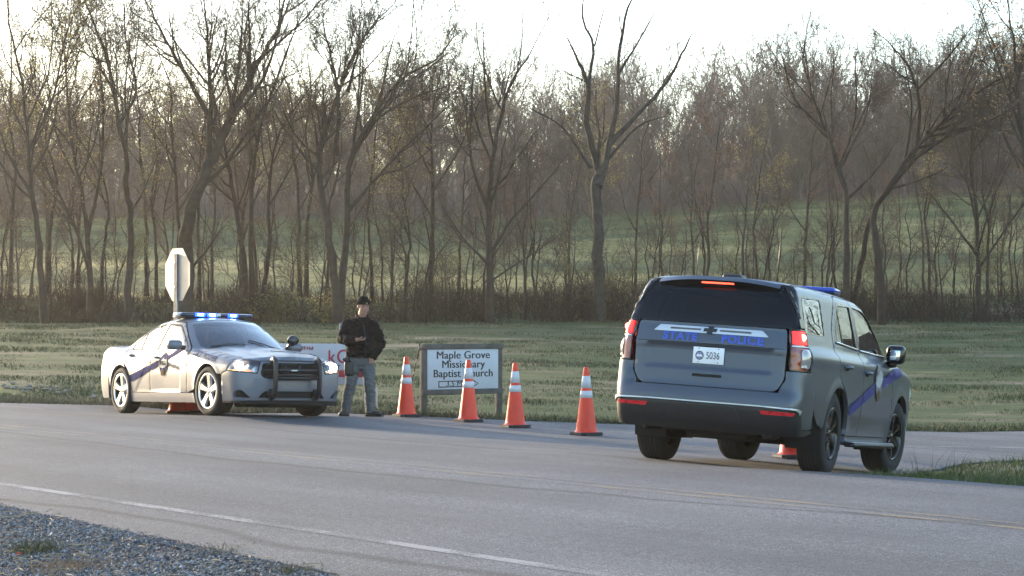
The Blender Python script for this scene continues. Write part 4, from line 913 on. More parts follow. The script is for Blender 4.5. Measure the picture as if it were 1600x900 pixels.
    for pl in (QUA, APIL):
        s = B.panel(pl, 'side', .03, flange=.05); body.add(np.concatenate(s.v), s.f, 0, True); s = s.mirror_y(); body.add(np.concatenate(s.v), s.f, 0, True)
    s = B.panel(BPIL, 'side', .03, off=-.02, flange=0); body.add(np.concatenate(s.v), s.f, 1, True); s = s.mirror_y(); body.add(np.concatenate(s.v), s.f, 1, True)
    def symtop(pts): return pts + [(x, -y) for x, y in pts[::-1]]
    WS = symtop([(1.06, .001), (1.02, .35), (.90, .685), (.86, .715), (.55, .665), (.20, .545), (.285, .30), (.30, .001)])
    WS = [p for i, p in enumerate(WS) if i not in (8, 15)]
    RW = symtop([(-1.02, .001), (-1.00, .35), (-.99, .53), (-1.45, .60), (-1.86, .66), (-1.97, .40), (-2.0, .001)]); RW = [p for i, p in enumerate(RW) if i not in (7, 13)]
    ROOF = symtop([(.285, .001), (.27, .30), (.185, .56), (-.4, .612), (-.95, .565), (-.975, .35), (-.995, .001)]); ROOF = [p for i, p in enumerate(ROOF) if i not in (7, 13)]
    s = B.panel(ROOF, 'top', .05, flange=.03, off=.003); body.add(np.concatenate(s.v), s.f, 0, True)
    TRUNK = symtop([(-1.99, .001), (-1.96, .42), (-1.90, .69), (-2.15, .74), (-2.42, .72), (-2.49, .4), (-2.51, .001)]); TRUNK = [p for i, p in enumerate(TRUNK) if i not in (7, 13)]
    body.build('body', [SILVER, TRIMB], root)
    B.panel(TRUNK, 'top', .05, off=.003).build('trunk_lid', SILVER, root)
    B.panel(WS, 'top', .05, off=-.002, flange=.01).build('windshield', GLASS, root); B.panel(RW, 'top', .05, off=-.002, flange=.01).build('rear_window', GLASS, root)
    # dark frit band round the windshield
    hf = lf([(.70, .824), (.60, .812), (.50, .800), (.40, .806), (.20, .812), (.001, .814)])
    HOOD = symtop([(1.03, .001), (.995, .40), (.955, .68)] + [(x, y) for x, y in zip(hoodx, hoody)] + [(p[0], p[1]) for p in hf]); n = len(HOOD) // 2
    HOOD = [p for i, p in enumerate(HOOD) if i not in (n, 2 * n - 1)]
    hd = B.panel(HOOD, 'top', .04, off=.004, flange=.03)
    hd.build('hood', SILVER, root)
    cw = B.panel(symtop([(1.075, .001), (1.04, .40), (.93, .72), (.98, .74), (1.10, .40), (1.13, .001)])[:-1], 'top', .04, off=-.03, flange=0); cw.build('cowl', BLACK, root)
    wp = MB()
    for y0, y1 in ((-.05, -.58), (.55, .05)):
        p = [B.lift(np.array([(x, y)]), 'top')[0] + np.array([0, 0, .016]) for x, y in zip(np.linspace(1.03, .93, 7), np.linspace(y0, y1, 7))]; wp.tube(p, .009, 6)
    wp.build('wiper', BLACK, root)
    # front end -----------------------------------------------------------
    sy = lambda pts: [(u, z) for u, z in pts] + [(-u, z) for u, z in pts[::-1]]
    GRILLE = fillet(sy([(.425, .545), (.485, .60), (.455, .772)]), .035)
    LOWI = fillet(sy([(.52, .262), (.43, .365)]), .03)
    FOG = fillet([(.60, .262), (.83, .275), (.80, .365), (.71, .385)], .03)
    BUMP = sy([(.90, .20), (1.035, .235), (1.045, .60), (.99, .635), (.93, .655), (.52, .615), (.50, .70), (.485, .795)])
    BUMP = [(-u, z) for u, z in BUMP]
    FOGm = [(-u, z) for u, z in FOG]
    B.panel(BUMP, 'front', .028, [GRILLE, LOWI, FOG, FOGm], flange=.06).build('front_bumper', SILVER, root)
    lip = B.panel(sy([(.90, .165), (1.02, .20), (1.02, .232), (.90, .222), (.4, .238), (.001, .240)])[:-1], 'front', .04, off=.022, flange=.05); lip.build('bumper_lip', BLACK, root)
    for q in (GRILLE, LOWI, FOG, FOGm): pass
    gr = MB()
    back = B.panel(GRILLE, 'front', .04, off=-.055, flange=0); gr.add(np.concatenate(back.v), back.f, 0, True)
    for q in (LOWI, FOG, FOGm):
        bk = B.panel(q, 'front', .04, off=-.05, flange=0); gr.add(np.concatenate(bk.v), bk.f, 0, True)
    # grille crossbars and fine mesh
    for zz in np.linspace(.575, .755, 10):
        us = np.linspace(-.44, .44, 15); p = B.lift(np.stack([us, us * 0 + zz], 1), 'front'); p = p - B.normal(p) * .035; gr.tube(p, .004, 4, 1)
    us = np.linspace(-.46, .46, 15); p = B.lift(np.stack([us, us * 0 + .665], 1), 'front'); gr.tube(p - B.normal(p) * .02, .020, 8, 1)
    for u in (-.10, .10): p = B.lift(np.stack([np.full(6, u) + np.linspace(-.02, .02, 6) * np.sign(u), np.linspace(.555, .765, 6)], 1), 'front'); gr.tube(p - B.normal(p) * .02, .020, 8, 1)
    gr.build('grille', [DARK, BLACK], root)
    HL = fillet([(.525, .628), (.505, .785), (.72, .815), (.84, .792), (.925, .665)], [.03, .02, .03, .05, .02])
    for sgn in (1, -1):
        hl = [(u * sgn, z) for u, z in HL]
        ho = B.panel(hl, 'front', .035, off=-.085, flange=0); e = MB(); e.add(np.concatenate(ho.v), ho.f, 0, True)
        rim = B.panel(hl, 'front', .035, [hl[0] and [((u - .70 * sgn) * .95 + .70 * sgn, (z - .72) * .93 + .72) for u, z in hl]], off=-.004, flange=.08); e.add(np.concatenate(rim.v), rim.f, 1, True)
        p1 = B.lift(np.array([(.755 * sgn, .725), (.62 * sgn, .715), (.69 * sgn, .652), (.90 * sgn, .685)]), 'front'); nn = B.normal(p1); nn[:, 2] = 0
        head = e.build('headlight', [mat('lamp_housing', (.42, .43, .45), .25, .7, .1), BLACK], root)
        bulb = MB(); c = p1[0] - nn[0] * .06; bulb.ball(c, .062, 0, 16, 10); bulb.build('bulb', emis('lit_headlamp', (1.0, .93, .82), 9.0), head)
        pj = MB(); c = p1[1] - nn[1] * .055; pj.ball(c, .050, 0, 16, 10); pj.build('projector', mat('projector_glass', (.20, .21, .23), .05, .6, .1), head)
        am = B.panel([(u * sgn, z) for u, z in [(.56, .640), (.85, .655), (.90, .672), (.80, .680), (.57, .668)]], 'front', .03, off=-.03, flange=.02); am.build('turn_signal', mat('amber_reflector', (.65, .22, .05), .3, 0, .1), head)
        ln = B.panel(hl, 'front', .03, off=.0, flange=.0); ln.build('lens', LENS, head)
    # push bar
    pb = MB(); nx = 2.56
    for y in (-.36, .36):
        pb.tube([(nx - .09, y, .80), (nx - .02, y, .825), (nx + .02, y, .80), (nx + .035, y, .72), (nx + .035, y, .55), (nx + .02, y, .36), (nx - .03, y, .30), (nx - .12, y, .27)], .042, 10, 0, flat=(.75, 1.15))
    for zz, rr in ((.665, .026), (.60, .020), (.555, .026)): pb.tube([(nx + .03, -.36, zz), (nx + .035, 0, zz), (nx + .03, .36, zz)], rr, 10)
    pb.tube([(nx + .0, -.36, .765), (nx + .005, 0, .768), (nx + .0, .36, .765)], .012, 8)
    pb.rbox((nx - .2, -.39, .30), (nx - .05, -.33, .40), .01); pb.rbox((nx - .2, .33, .30), (nx - .05, .39, .40), .01)
    pbo = pb.build('push_bar', BLACK, root)
    bd = MB(); bd.rbox((nx + .058, -.12, .655), (nx + .066, -.02, .675), .003); bd.build('plate_badge', SATIN, pbo)
    # rear end -------------------------------------------------------------
    B.panel(sy([(.60, .22), (1.00, .24), (1.03, .60), (.98, .66), (.91, .74), (.90, .80), (.001, .80)])[:-1], 'rear', .04, flange=.05).build('rear_bumper', SILVER, root)
    B.panel(sy([(.90, .82), (.88, .965), (.70, .985), (.001, .985)])[:-1], 'rear', .04, flange=.03).build('tail_light', REDL, root)
    B.panel(sy([(.86, .995), (.80, 1.06), (.001, 1.06)])[:-1], 'rear', .04, flange=.03).build('tail_panel', SILVER, root)
    # wheel wells, underside, cabin
    ub = MB(); ub.box((-2.35, -.70, .20), (2.25, .70, .30)); ub.box((-1.05, -.83, .22), (1.05, .83, .34)); ub.box((1.05, -.60, .30), (2.30, .60, .72)); ub.box((-2.4, -.60, .30), (-1.3, .60, .95)); ub.box((.86, -.80, .3), (1.05, .80, .93))
    ub.box((-1.28, -.80, .30), (.9, -.78, .90)); ub.box((-1.28, .78, .30), (.9, .80, .90)); ub.rbox((1.55, -.5, .13), (2.3, .5, .22), .04)
    for ax in (AX, -AX):
        for sg in (1, -1):
            a = np.radians(np.linspace(-25, 205, 18)); V = []
            for yy in (.885 * sg, .60 * sg): V += [(ax + .43 * math.cos(t), yy, AZ + .43 * math.sin(t)) for t in a]
            ub.add(V, [(i, i + 1, i + 19, i + 18) for i in range(17)], 0, True); ub.add(V[18:], [tuple(range(18))], 0)
    ub.build('underbody', DARK, root)
    cab = MB(); cab.rbox((-1.3, -.74, .30), (.88, .74, .40), .03, 1); cab.rbox((.50, -.72, .55), (1.0, .72, .965), .06, 1)
    cab.build('dashboard', [SEAT, BLACK], root)
    for y in (-.36, .36):
        st = MB(); st.rbox((-.40, y - .24, .38), (.16, y + .24, .58), .07); st.rbox((-.60, y - .23, .50), (-.40, y + .23, 1.12), .07, M=Matrix.Translation((-.4, 0, .5)) @ Matrix.Rotation(-.18, 4, 'Y') @ Matrix.Translation((.4, 0, -.5))); st.rbox((-.66, y - .13, 1.10), (-.55, y + .13, 1.29), .04); st.build('seat', SEAT, root)
    st = MB(); st.rbox((-1.30, -.62, .38), (-.75, .62, .56), .06); st.rbox((-1.42, -.62, .50), (-1.25, .62, 1.08), .06); st.build('rear_seat', SEAT, root)
    stw = MB(); a = np.linspace(0, 2 * np.pi, 25); stw.tube([(.42 - .05 * math.sin(t), .36 + .185 * math.cos(t), .90 + .17 * math.sin(t)) for t in a], .014, 6); stw.tube([(.44, .18, .90), (.45, .36, .89), (.44, .54, .90)], .02, 6); stw.build('steering_wheel', BLACK, root)
    cg = MB(); cg.box((-.70, -.64, .85), (-.685, .64, 1.36)); cg.build('cabin_partition', glass_mat('partition', (.35, .36, .37)), root)
    rv = MB(); rv.rbox((.34, -.12, 1.27), (.37, .12, 1.34), .012); rv.build('rear_view_mirror', BLACK, root)
    pr = MB(); pr.rbox((.60, -.30, .97), (.80, -.05, 1.04), .02); pr.build('radar_unit', BLACK, root)
    # mirrors and spotlight
    for sg in (-1, 1):
        m = MB(); V = []; 
        m.rbox((.52, sg * 1.015 - .115, .975), (.68, sg * 1.015 + .115, 1.115), .055, 0, 4); m.tube([(.66, sg * .86, 1.0), (.63, sg * .95, 1.02)], [.035, .03], 8, 1)
        mo = m.build('mirror', [SILVER, TRIMB], front_doors[0] if sg < 0 else front_doors[1]); g = MB(); g.ball((.535, sg * 1.015, 1.045), (.022, .10, .062), 0, 16, 8); g.build('mirror_glass', CHROME, front_doors[0] if sg < 0 else front_doors[1])
    sp = MB(); sp.ball((.86, .84, 1.145), (.085, .082, .082), 0, 18, 12); sp.tube([(.72, .80, 1.02), (.80, .83, 1.08)], .014, 8); sp.lathe([(.0001, .945), (.066, .945), (.070, .93)], 20, 'x', 1, o=(0, .84, 1.145)); sp.build('spotlight', [TRIMB, mat('dark_lamp_glass', (.03, .03, .035), .15)], root)
    # wheels
    for x in (AX, -AX):
        for sg in (-1, 1): make_wheel(root, x, sg * .925, .362, .235, .258, 5, ALU, steer=math.radians(4) if x > 0 else 0)
    # livery: blue sash, badge, lettering, on both sides
    def livery(name, poly, mats, off, h=.03, parents=(root, root), holes=()):
        s = B.panel(poly, 'side', h, holes, off=off, flange=0, round_edge=0); pair(name, s, mats, *parents)
    livery('stripe', [(-1.09, .49), (-.445, .655), (-.445, .757), (-1.135, .595)], BLUE_L, .007, .02, rear_doors)
    livery('stripe', [(-.425, .66), (-.17, .725), (-.17, .825), (-.425, .762)], BLUE_L, .007, .02, front_doors)
    livery('stripe', [(.12, .805), (.38, .895), (.56, .96), (.62, .985), (.40, .985), (.30, .945), (.10, .875)], BLUE_L, .007, .02, front_doors)
    badge = fillet([(-.13, .93), (-.25, .82), (-.22, .66), (-.03, .565), (.14, .66), (.17, .82), (.05, .93), (-.04, .965)], .05); badge = np.array([( (x + .04) * .72 + .02, (z - .76) * .92 + .76) for x, z in badge])
    cb = badge.mean(0)
    livery('badge', badge, TANV, .0085, .02, front_doors); livery('badge_field', cb + (badge - cb) * .84, BLUE_L, .0105, .02, front_doors)
    mp = [(-.12, .735), (-.07, .745), (-.05, .80), (.0, .835), (.04, .855), (.075, .83), (.15, .835), (.185, .785), (.15, .75), (.10, .735), (.07, .71), (-.02, .70), (-.09, .715)]
    livery('badge_emblem', [( (x - .02) * 1.0 + .02, z) for x, z in mp], mat('badge_white', (.36, .355, .34), .7, spec=.1), .0125, .02, front_doors)
    livery('badge_plate', [(-.05, .745), (.10, .745), (.10, .805), (-.05, .805)], TANV, .0145, .03, front_doors)
    ring = arc(.0, .635, .055, 0, 360, 22)[:-1]; livery('badge_seal', ring, TANV, .0135, .02, front_doors)
    V, T = text2d('STATE TROOPER', .098, .0003, 0, 1.12, .98)
    rt_ = math.radians(-8); c_, s_ = math.cos(rt_), math.sin(rt_); U = V.copy(); U[:, 0] = V[:, 0] * c_ - V[:, 1] * s_ + 1.38; U[:, 1] = V[:, 0] * s_ + V[:, 1] * c_ + .872
    P, T2 = B.decal(U, T, 'side', .007); m = MB(); m.add(P, T2); m.build('lettering', BLUE_L, root)
    U2 = U.copy(); U2[:, 0] = 2 * 1.38 - U2[:, 0]
    P, T2 = B.decal(U2, T, 'side', .007); m = MB(); m.add(P, T2); m.mirror_y().build('lettering', BLUE_L, root)
    # light bar
    lb = MB(); lb.rbox((-.30, -.60, 1.545), (-.02, .60, 1.572), .012, 0); lb.rbox((-.31, -.62, 1.515), (-.01, .62, 1.547), .014, 0)
    for y in (-.45, .45): lb.rbox((-.24, y - .06, 1.455), (-.08, y + .06, 1.525), .01, 0)
    lbo = lb.build('light_bar', BLACK, root); lbo.location.z = -.032
    ls = MB(); ls.rbox((-.32, -.615, 1.530), (.0, .615, 1.592), .028); ls.build('lens_cover', [glass_mat('blue_lens', (.10, .18, .62))], lbo)
    cw_ = MB(); cw_.rbox((-.03, -.15, 1.54), (.003, .05, 1.584), .008); cw_.build('alley_lamp', SATIN, lbo)
    LB = emis('lit_blue_lamp', (.012, .07, 1.0), 1.3); LC = emis('lit_blue_core', (.20, .50, 1.0), 12.0)
    for y in (-.30, -.10, .26):
        q = MB(); q.rbox((-.03, y - .085, 1.533), (.010, y + .085, 1.590), .012); lo_ = q.build('lamp', LB, lbo); q = MB(); q.rbox((-.01, y - .050, 1.546), (.016, y + .050, 1.580), .012); q.build('bulb', LC, lo_)
    for sg in (-1, 1): q = MB(); q.rbox((-.25, sg * .575, 1.538), (-.06, sg * .628, 1.585), .012); q.build('end_lens', mat('clear_end_lens', (.55, .56, .58), .2), lbo)
    an = MB(); an.tube([(-.62, .05, 1.47), (-.62, .05, 1.49)], [.025, .018], 8); an.tube([(-.62, .05, 1.49), (-.63, .05, 1.76), (-.64, .05, 1.98)], [.004, .0035, .002], 5); an.ball((-.63, .05, 1.78), .010); an.build('antenna', BLACK, root)
    an = MB(); an.tube([(-1.05, -.18, 1.40), (-1.07, -.18, 1.60)], [.004, .002], 5); an.build('antenna', BLACK, root)
    return root
sedan()

# ------------------------------------------------------------------ the dark grey sport utility vehicle
def utility():
    AX, AZ, AR = 1.535, .412, .475; WY = .985
    wz = curve([.25, .40, .60, .85, 1.10, 1.27, 1.45], [.960, .985, 1.005, 1.018, 1.010, .985, .94]); taper = curve([-2.9, -2.5, -1.6, 0, 1.4, 2.0, 2.35, 2.6], [-.085, -.045, -.006, 0, 0, -.012, -.05, -.10])
    deck = curve([-3.0, -2.0, .6, 1.1, 1.4, 1.9, 2.25, 2.42, 2.6], [1.30, 1.31, 1.305, 1.30, 1.29, 1.24, 1.19, 1.14, 1.0])
    front = curve([.2, .35, .6, .9, 1.1, 1.3], [2.34, 2.42, 2.465, 2.48, 2.46, 2.38])
    rear = curve([.25, .38, .50, .62, .70, .80, .95, 1.20, 1.42, 1.60, 1.80, 1.90, 2.0], [-2.62, -2.80, -2.87, -2.895, -2.885, -2.855, -2.845, -2.835, -2.80, -2.715, -2.62, -2.55, -2.45])
    roof = curve([-3.0, -2.7, -2.4, -1.6, -.8, -.1, .25, .45, .8, 1.20, 1.35], [1.835, 1.862, 1.878, 1.895, 1.90, 1.888, 1.862, 1.80, 1.585, 1.29, 1.15])
    def f(P):
        x, y, z = P[:, 0], np.abs(P[:, 1]), P[:, 2]
        W = wz(z) + taper(x)
        for ax in (AX, -AX): d = np.hypot(x - ax, z - AZ); W = W + .016 * np.exp(-((d - AR) / .07) ** 2)
        W = W + .010 * sstep(1.06, 1.10, z) * sstep(1.24, 1.18, z) - .014 * sstep(.62, .52, z) * sstep(.36, .46, z) * sstep(-1.1, -.7, x) * sstep(1.1, .8, x)
        T = deck(x) - .055 * (y / .95) ** 3 + .02 * sstep(.62, .52, y) * sstep(1.2, 1.4, x)
        F = x - front(z) + .13 * (y / .95) ** 2.4
        rb = rear(z) + .085 * (np.minimum(y, .96) / .95) ** 2.6
        tg = sstep(.768, .785, z) * sstep(.80, .775, y) * sstep(1.42, 1.37, z)                      # tailgate set in, and a ledge below the plate
        rb = rb + .018 * tg + .022 * sstep(1.188, 1.165, z) * sstep(.935, .965, z) * sstep(.66, .60, y)
        low = smax(smax(y - W, z - T, .12), smax(F, rb - x, .01), .11)
        W2 = .945 - (np.maximum(z, 1.27) - 1.27) * .28 + np.minimum(x + 1.2, 0) * .03
        T2 = roof(x + .10 * (y / .75) ** 2 * (x > 0)) - .05 * (y / .75) ** 2.5
        up = smax(smax(y - W2, z - T2, .09), rb - x, .05); up = smax(up, 1.15 - z, .01)
        return smin(low, up, .02)
    B = Body(f, 1.5, -1.9)
    loc, ang = SUV_POSE; root = empty('police_car', loc, label='dark grey patrol utility vehicle seen from behind with red tail lamps lit', cat='car')
    root.rotation_euler = Matrix(Rot(*ang).tolist()).to_euler()
    A2 = lambda r, a0, a1, x: arc(x, AZ, r, a0, a1, 18)
    def pair(name, mb, mats, parent=root, par2=None): return [m.build(name, mats, p) for m, p in zip((mb, mb.mirror_y()), (parent, par2 or parent))]
    sy = lambda pts: [(u, z) for u, z in pts] + [(-u, z) for u, z in pts[::-1]]
    def sym0(pts):      # first or last point on the centre line
        q = sy(pts); return [p for i, p in enumerate(q) if not (abs(p[0]) < 1e-6 and i >= len(pts))]
    lr = lambda pts: B.lift(np.array([(u, z) for u, z in pts], float), 'rear')
    # doors
    DLOR = fillet([(-.50, 1.300), (-.47, 1.762), (-1.08, 1.755), (-1.39, 1.47), (-1.43, 1.335)], [.03, .03, .07, .05, .05]); DLOF = fillet([(.93, 1.278), (.86, 1.36), (.30, 1.715), (.08, 1.765), (-.37, 1.768), (-.385, 1.298)], [.02, .03, .06, .05, .03, .02])
    DOORF = [(1.03, .40), (1.06, .75), (1.02, 1.24), (.98, 1.30), (.40, 1.73), (.10, 1.825), (-.425, 1.825), (-.44, 1.2), (-.43, .40)]
    DOORR = [(-.442, .40), (-1.03, .40)] + A2(AR + .06, 2, 72, -AX) + [(-1.46, .98), (-1.53, 1.22), (-1.50, 1.45), (-1.15, 1.805), (-1.05, 1.825), (-.437, 1.825), (-.452, 1.2)]
    G2 = glass_mat('front_side_glass', (.09, .10, .10), gain=.7)
    for poly, dlo, hx, hz in ((DOORF, DLOF, -.27, 1.075), (DOORR, DLOR, -1.22, 1.10)):
        o1, o2 = pair('door', B.panel(poly, 'side', .03, [dlo], flange=.04), GREY)
        pair('window', B.panel(dlo, 'side', .05, off=-.010, flange=0), GLASS_D if poly is DOORR else G2, o1, o2)
        c = dlo.mean(0); ring = c + (dlo - c) * (1 + .016 / np.linalg.norm(dlo - c, axis=1))[:, None]; ri = c + (dlo - c) * (1 - .022 / np.linalg.norm(dlo - c, axis=1))[:, None]
        pair('window_trim', B.panel(ring, 'side', .03, [ri], off=.002, flange=.02), TRIMB, o1, o2)
        bz = lambda x: np.interp(x, [-1.43, -.45, .93], [1.335, 1.299, 1.278]); xs_ = np.linspace(dlo[:, 0].min() - .005, dlo[:, 0].max() + .005, 14); p = B.lift(np.stack([xs_, bz(xs_) + .012], 1), 'side'); m = MB(); m.tube(p + np.array([0, -.012, -.006]), .010, 6)
        pair('sill_trim', m, CHROME, o1, o2)
        if poly is DOORR: pair('window_bar', B.panel([(-1.12, 1.27), (-1.09, 1.27), (-1.06, 1.76), (-1.09, 1.76)], 'side', .04, off=-.004, flange=.01), TRIMB, o1, o2)
        p = B.lift(np.array([(hx, hz)]), 'side')[0]; h = MB(); h.tube([(hx - .11, p[1] + .01, hz), (hx - .09, p[1] - .03, hz), (hx, p[1] - .045, hz), (hx + .09, p[1] - .03, hz), (hx + .11, p[1] + .01, hz)], .017, 8); h.ball((hx, p[1] - .001, hz - .005), (.085, .007, .034), 1, 14, 8)
        pair('handle', h, [GREY, DARK], o1, o2)
        if poly is DOORF: fd = (o1, o2)
        else: rd_ = (o1, o2)
    # quarter glass behind a broad painted pillar
    QG = fillet([(-1.82, 1.372), (-1.74, 1.745), (-2.42, 1.725), (-2.53, 1.372)], [.04, .04, .06, .05])
    roof_y = .70
    tp = lambda pts: [(p[0], p[2]) for p in B.lift(np.array([(x, -y) for x, y in pts], float), 'top')]
    roof_e = tp([(.14, .66), (-.2, .692), (-.8, .70), (-1.6, .695), (-2.3, .675), (-2.50, .665)])
    ws_e = tp([(1.12, .80), (.95, .775), (.7, .735), (.45, .69), (.26, .645)])
    lamp_e = [(p[0], p[2]) for p in lr([(.925, .985), (.925, 1.405)])]                       # side edge of the tail lamp
    dpil = [(p[0], p[2]) for p in lr([(.908, 1.42), (.873, 1.60), (.813, 1.80)])]
    bump_e = lr([(1.02, .985), (1.02, .60)])
    QUA = A2(AR, 176, 64, -AX) + [(-1.475, .98), (-1.545, 1.22), (-1.515, 1.45), (-1.16, 1.815), (-1.05, 1.838)] + [p for p in roof_e if p[0] < -1.05] + dpil[::-1] + [(lamp_e[1][0] + .006, 1.41), (lamp_e[0][0] + .006, .98), (-2.44, .985), (-2.37, .62), (-2.18, .50)]
    pair('quarter_panel', B.panel(QUA, 'side', .03, [QG], flange=.05), GREY)
    pair('quarter_window', B.panel(QG, 'side', .05, off=-.004, flange=0), glass_mat('quarter_glass', (.05, .053, .055), gain=1.4))
    c = QG.mean(0); pair('window_trim', B.panel(c + (QG - c) * 1.03, 'side', .03, [c + (QG - c) * .965], off=.002, flange=.015), TRIMB)
    APIL = [(1.02, 1.25), (1.16, 1.30)] + ws_e[1:] + roof_e + [(-2.3, 1.80), (-1.16, 1.83), (-.43, 1.836), (.10, 1.836), (.405, 1.745), (.985, 1.312)]
    body = MB()
    def add2(pl, proj='side', off=0.0, fl=.05, mi=0, h=.03):
        s = B.panel(pl, proj, h, off=off, flange=fl)
        for q in (s, s.mirror_y()): body.add(np.concatenate(q.v), q.f, mi, True)
    add2(APIL); add2([(-.36, 1.27), (-.36, 1.77), (-.50, 1.77), (-.52, 1.27)], off=-.025, fl=0, mi=1)
    s = B.panel(sym0([(.33, .001)][0:0] + [(.36, 0), (.34, .35), (.16, .672), (-.2, .704), (-.8, .712), (-1.6, .707), (-2.3, .688), (-2.56, .672), (-2.66, .40), (-2.675, 0)][0:0] or [(.001, .0)]) if False else [(.36, 0), (.34, .35), (.16, .672), (-.2, .704), (-.8, .712), (-1.6, .707), (-2.3, .688), (-2.55, .674), (-2.60, .40), (-2.61, 0), (-2.60, -.40), (-2.55, -.674), (-2.3, -.688), (-1.6, -.707), (-.8, -.712), (-.2, -.704), (.16, -.672), (.34, -.35)], 'top', .06, off=.003, flange=.03)
    body.add(np.concatenate(s.v), s.f, 0, True)
    hx_ = np.linspace(1.20, 2.30, 10); hy_ = np.interp(hx_, [1.2, 1.8, 2.3], [.835, .83, .77]); he = B.lift(np.stack([hx_, -hy_ + .012], 1), 'top'); hedge = [(p[0], p[2]) for p in he]
    FEND = [(1.04, .40), (1.07, .75), (1.03, 1.24), (1.16, 1.295)] + hedge + [(2.36, 1.05), (2.20, .70)] + A2(AR, 35, 177, AX)
    pair('fender', B.panel(FEND, 'side', .035, flange=.06), GREY)
    HOOD = [(1.20, 0), (1.17, .5), (1.13, .80)] + list(zip(hx_, hy_)) + [(2.42, .5), (2.44, 0), (2.42, -.5)] + list(zip(hx_[::-1], -hy_[::-1])) + [(1.13, -.80), (1.17, -.5)]
    B.panel(HOOD, 'top', .06, off=.003).build('hood', GREY, root)
    B.panel(sym0([(1.05, .35), (1.05, .72), (.86, 1.10), (.4, 1.165), (0, 1.17)]), 'front', .05).build('front_bumper', GREY, root)
    hl = MB()
    for sg in (1, -1):
        q = B.panel([(u * sg, z) for u, z in [(.60, .82), (.98, .82), (.95, 1.0), (.60, .98)]], 'front', .05, off=.004, flange=.02); q.build('headlight', mat('headlamp_clear', (.5, .5, .5), .1, .3), root)
    B.panel(sym0([(.55, .60), (.56, 1.02), (0, 1.04)])[0:0] or sy([(.55, .60), (.56, 1.03)]), 'front', .05, off=.004, flange=.02).build('grille', BLACK, root)
    body.build('body', [GREY, TRIMB], root)
    WS = [(1.17, 0), (1.14, .45), (1.08, .80), (.70, .755), (.24, .665), (.36, .35), (.38, 0), (.36, -.35), (.24, -.665), (.70, -.755), (1.08, -.80), (1.14, -.45)]
    B.panel(WS, 'top', .06, off=-.004, flange=.01).build('windshield', GLASS, root)
    # rockers and running boards
    rk = MB(); s = B.panel([(AX - .50, .392), (AX - .47, .30), (-AX + .48, .30), (-AX + .50, .392)], 'side', .04, off=.004, flange=.06)
    for q in (s, s.mirror_y()): rk.add(np.concatenate(q.v), q.f, 0, True)
    for sg in (-1, 1): rk.rbox((-1.00, sg * 1.03 - .07, .285), (1.0, sg * 1.03 + .05, .335), .02, 1); rk.rbox((-1.0, sg * 1.03 - .05, .335), (1.0, sg * 1.03 + .035, .341), .002, 2)
    rk.build('running_board', [GREY, BLACK, SATIN], root)
    # rear: glass, tailgate, spoiler, lamps, bumper -----------------------------------
    RG = fillet(sy([(.765, 1.396), (.785, 1.44), (.712, 1.815)]), [.02, .02, .05, .05, .02, .02])
    B.panel(RG, 'rear', .05, off=.004, flange=.02).build('rear_window', glass_mat('dark_rear_glass', (.012, .013, .015), gain=0.7), root)
    side_tr = [(.798, 1.41), (.905, 1.418), (.870, 1.60), (.81, 1.815), (.722, 1.815)]
    for sg in (1, -1): B.panel([(u * sg, z) for u, z in side_tr], 'rear', .03, off=.006, flange=.03).build('rear_pillar_trim', TRIMB, root)
    # grey marks of the wrap-round deflectors
    FIN = mat('dull_grey_trim', (.16, .165, .175), .5)
    for sg in (1, -1):
        for z0 in (1.50, 1.60, 1.70): m = MB(); p = lr([(sg * np.interp(z, [1.41, 1.815], [.82, .745]), z) for z in np.linspace(z0, z0 + .06, 4)]); m.tube(p + B.normal(p) * .010, .006, 5); m.build('vent_fin', FIN, root)
    sp = MB(); us = np.linspace(-.70, .70, 25); V = []
    for u in us:
        e = abs(u) / .70; yb = B.lift(np.array([(u, 1.815)]), 'rear')[0]; t = np.array(yb); zt = 1.858 - .045 * e ** 3; back = .10 * (1 - .35 * e ** 4)
        V += [(t[0] + .16, t[1] * 1.0, zt + .012), (t[0] - back + .055, t[1], zt + .008), (t[0] - back, t[1], zt - .030), (t[0] - back + .012, t[1], zt - .042), (t[0] - .004, t[1], zt - .115), (t[0] + .16, t[1], zt - .085)]
    n = len(us); F = [(i*6+j, i*6+(j+1) % 6, (i+1)*6+(j+1) % 6, (i+1)*6+j) for i in range(n-1) for j in range(6)]; F += [tuple(range(6))[::-1], tuple((n-1)*6 + j for j in range(6))]
    mi = [0 if (k % 6) in (0, 1) else 1 for k in range(6 * (n - 1))] + [1, 1]
    sp.v.append(np.array(V)); sp.n = len(V); sp.f = F; sp.m = mi; sp.s = [False] * len(F)
    so = sp.build('spoiler', [GREY, TRIMB], root); bmx = bmesh.new(); bmx.from_mesh(so.data); bmesh.ops.recalc_face_normals(bmx, faces=bmx.faces); bmx.to_mesh(so.data); bmx.free()
    bk = MB(); x0 = B.lift(np.array([(0, 1.815)]), 'rear')[0][0]; bk.rbox((x0 - .082, -.165, 1.793), (x0 - .04, .165, 1.811), .006); bk.build('brake_light', emis('lit_red_bar', (1.0, .09, .045), .62), so)
    TG = fillet(sy([(.625, .780), (.678, .90), (.688, 1.388)]), [.05, .05, .03, .03, .05, .05])
    tg = B.panel(TG, 'rear', .018, flange=.04).build('tailgate', GREY, root)
    # seam across the gate under the lettering
    p = lr([(u, 1.195) for u in np.linspace(-.672, .672, 30)]); m = MB(); m.tube(p - B.normal(p) * .0005, .0035, 5); m.build('seam', DARK, tg)
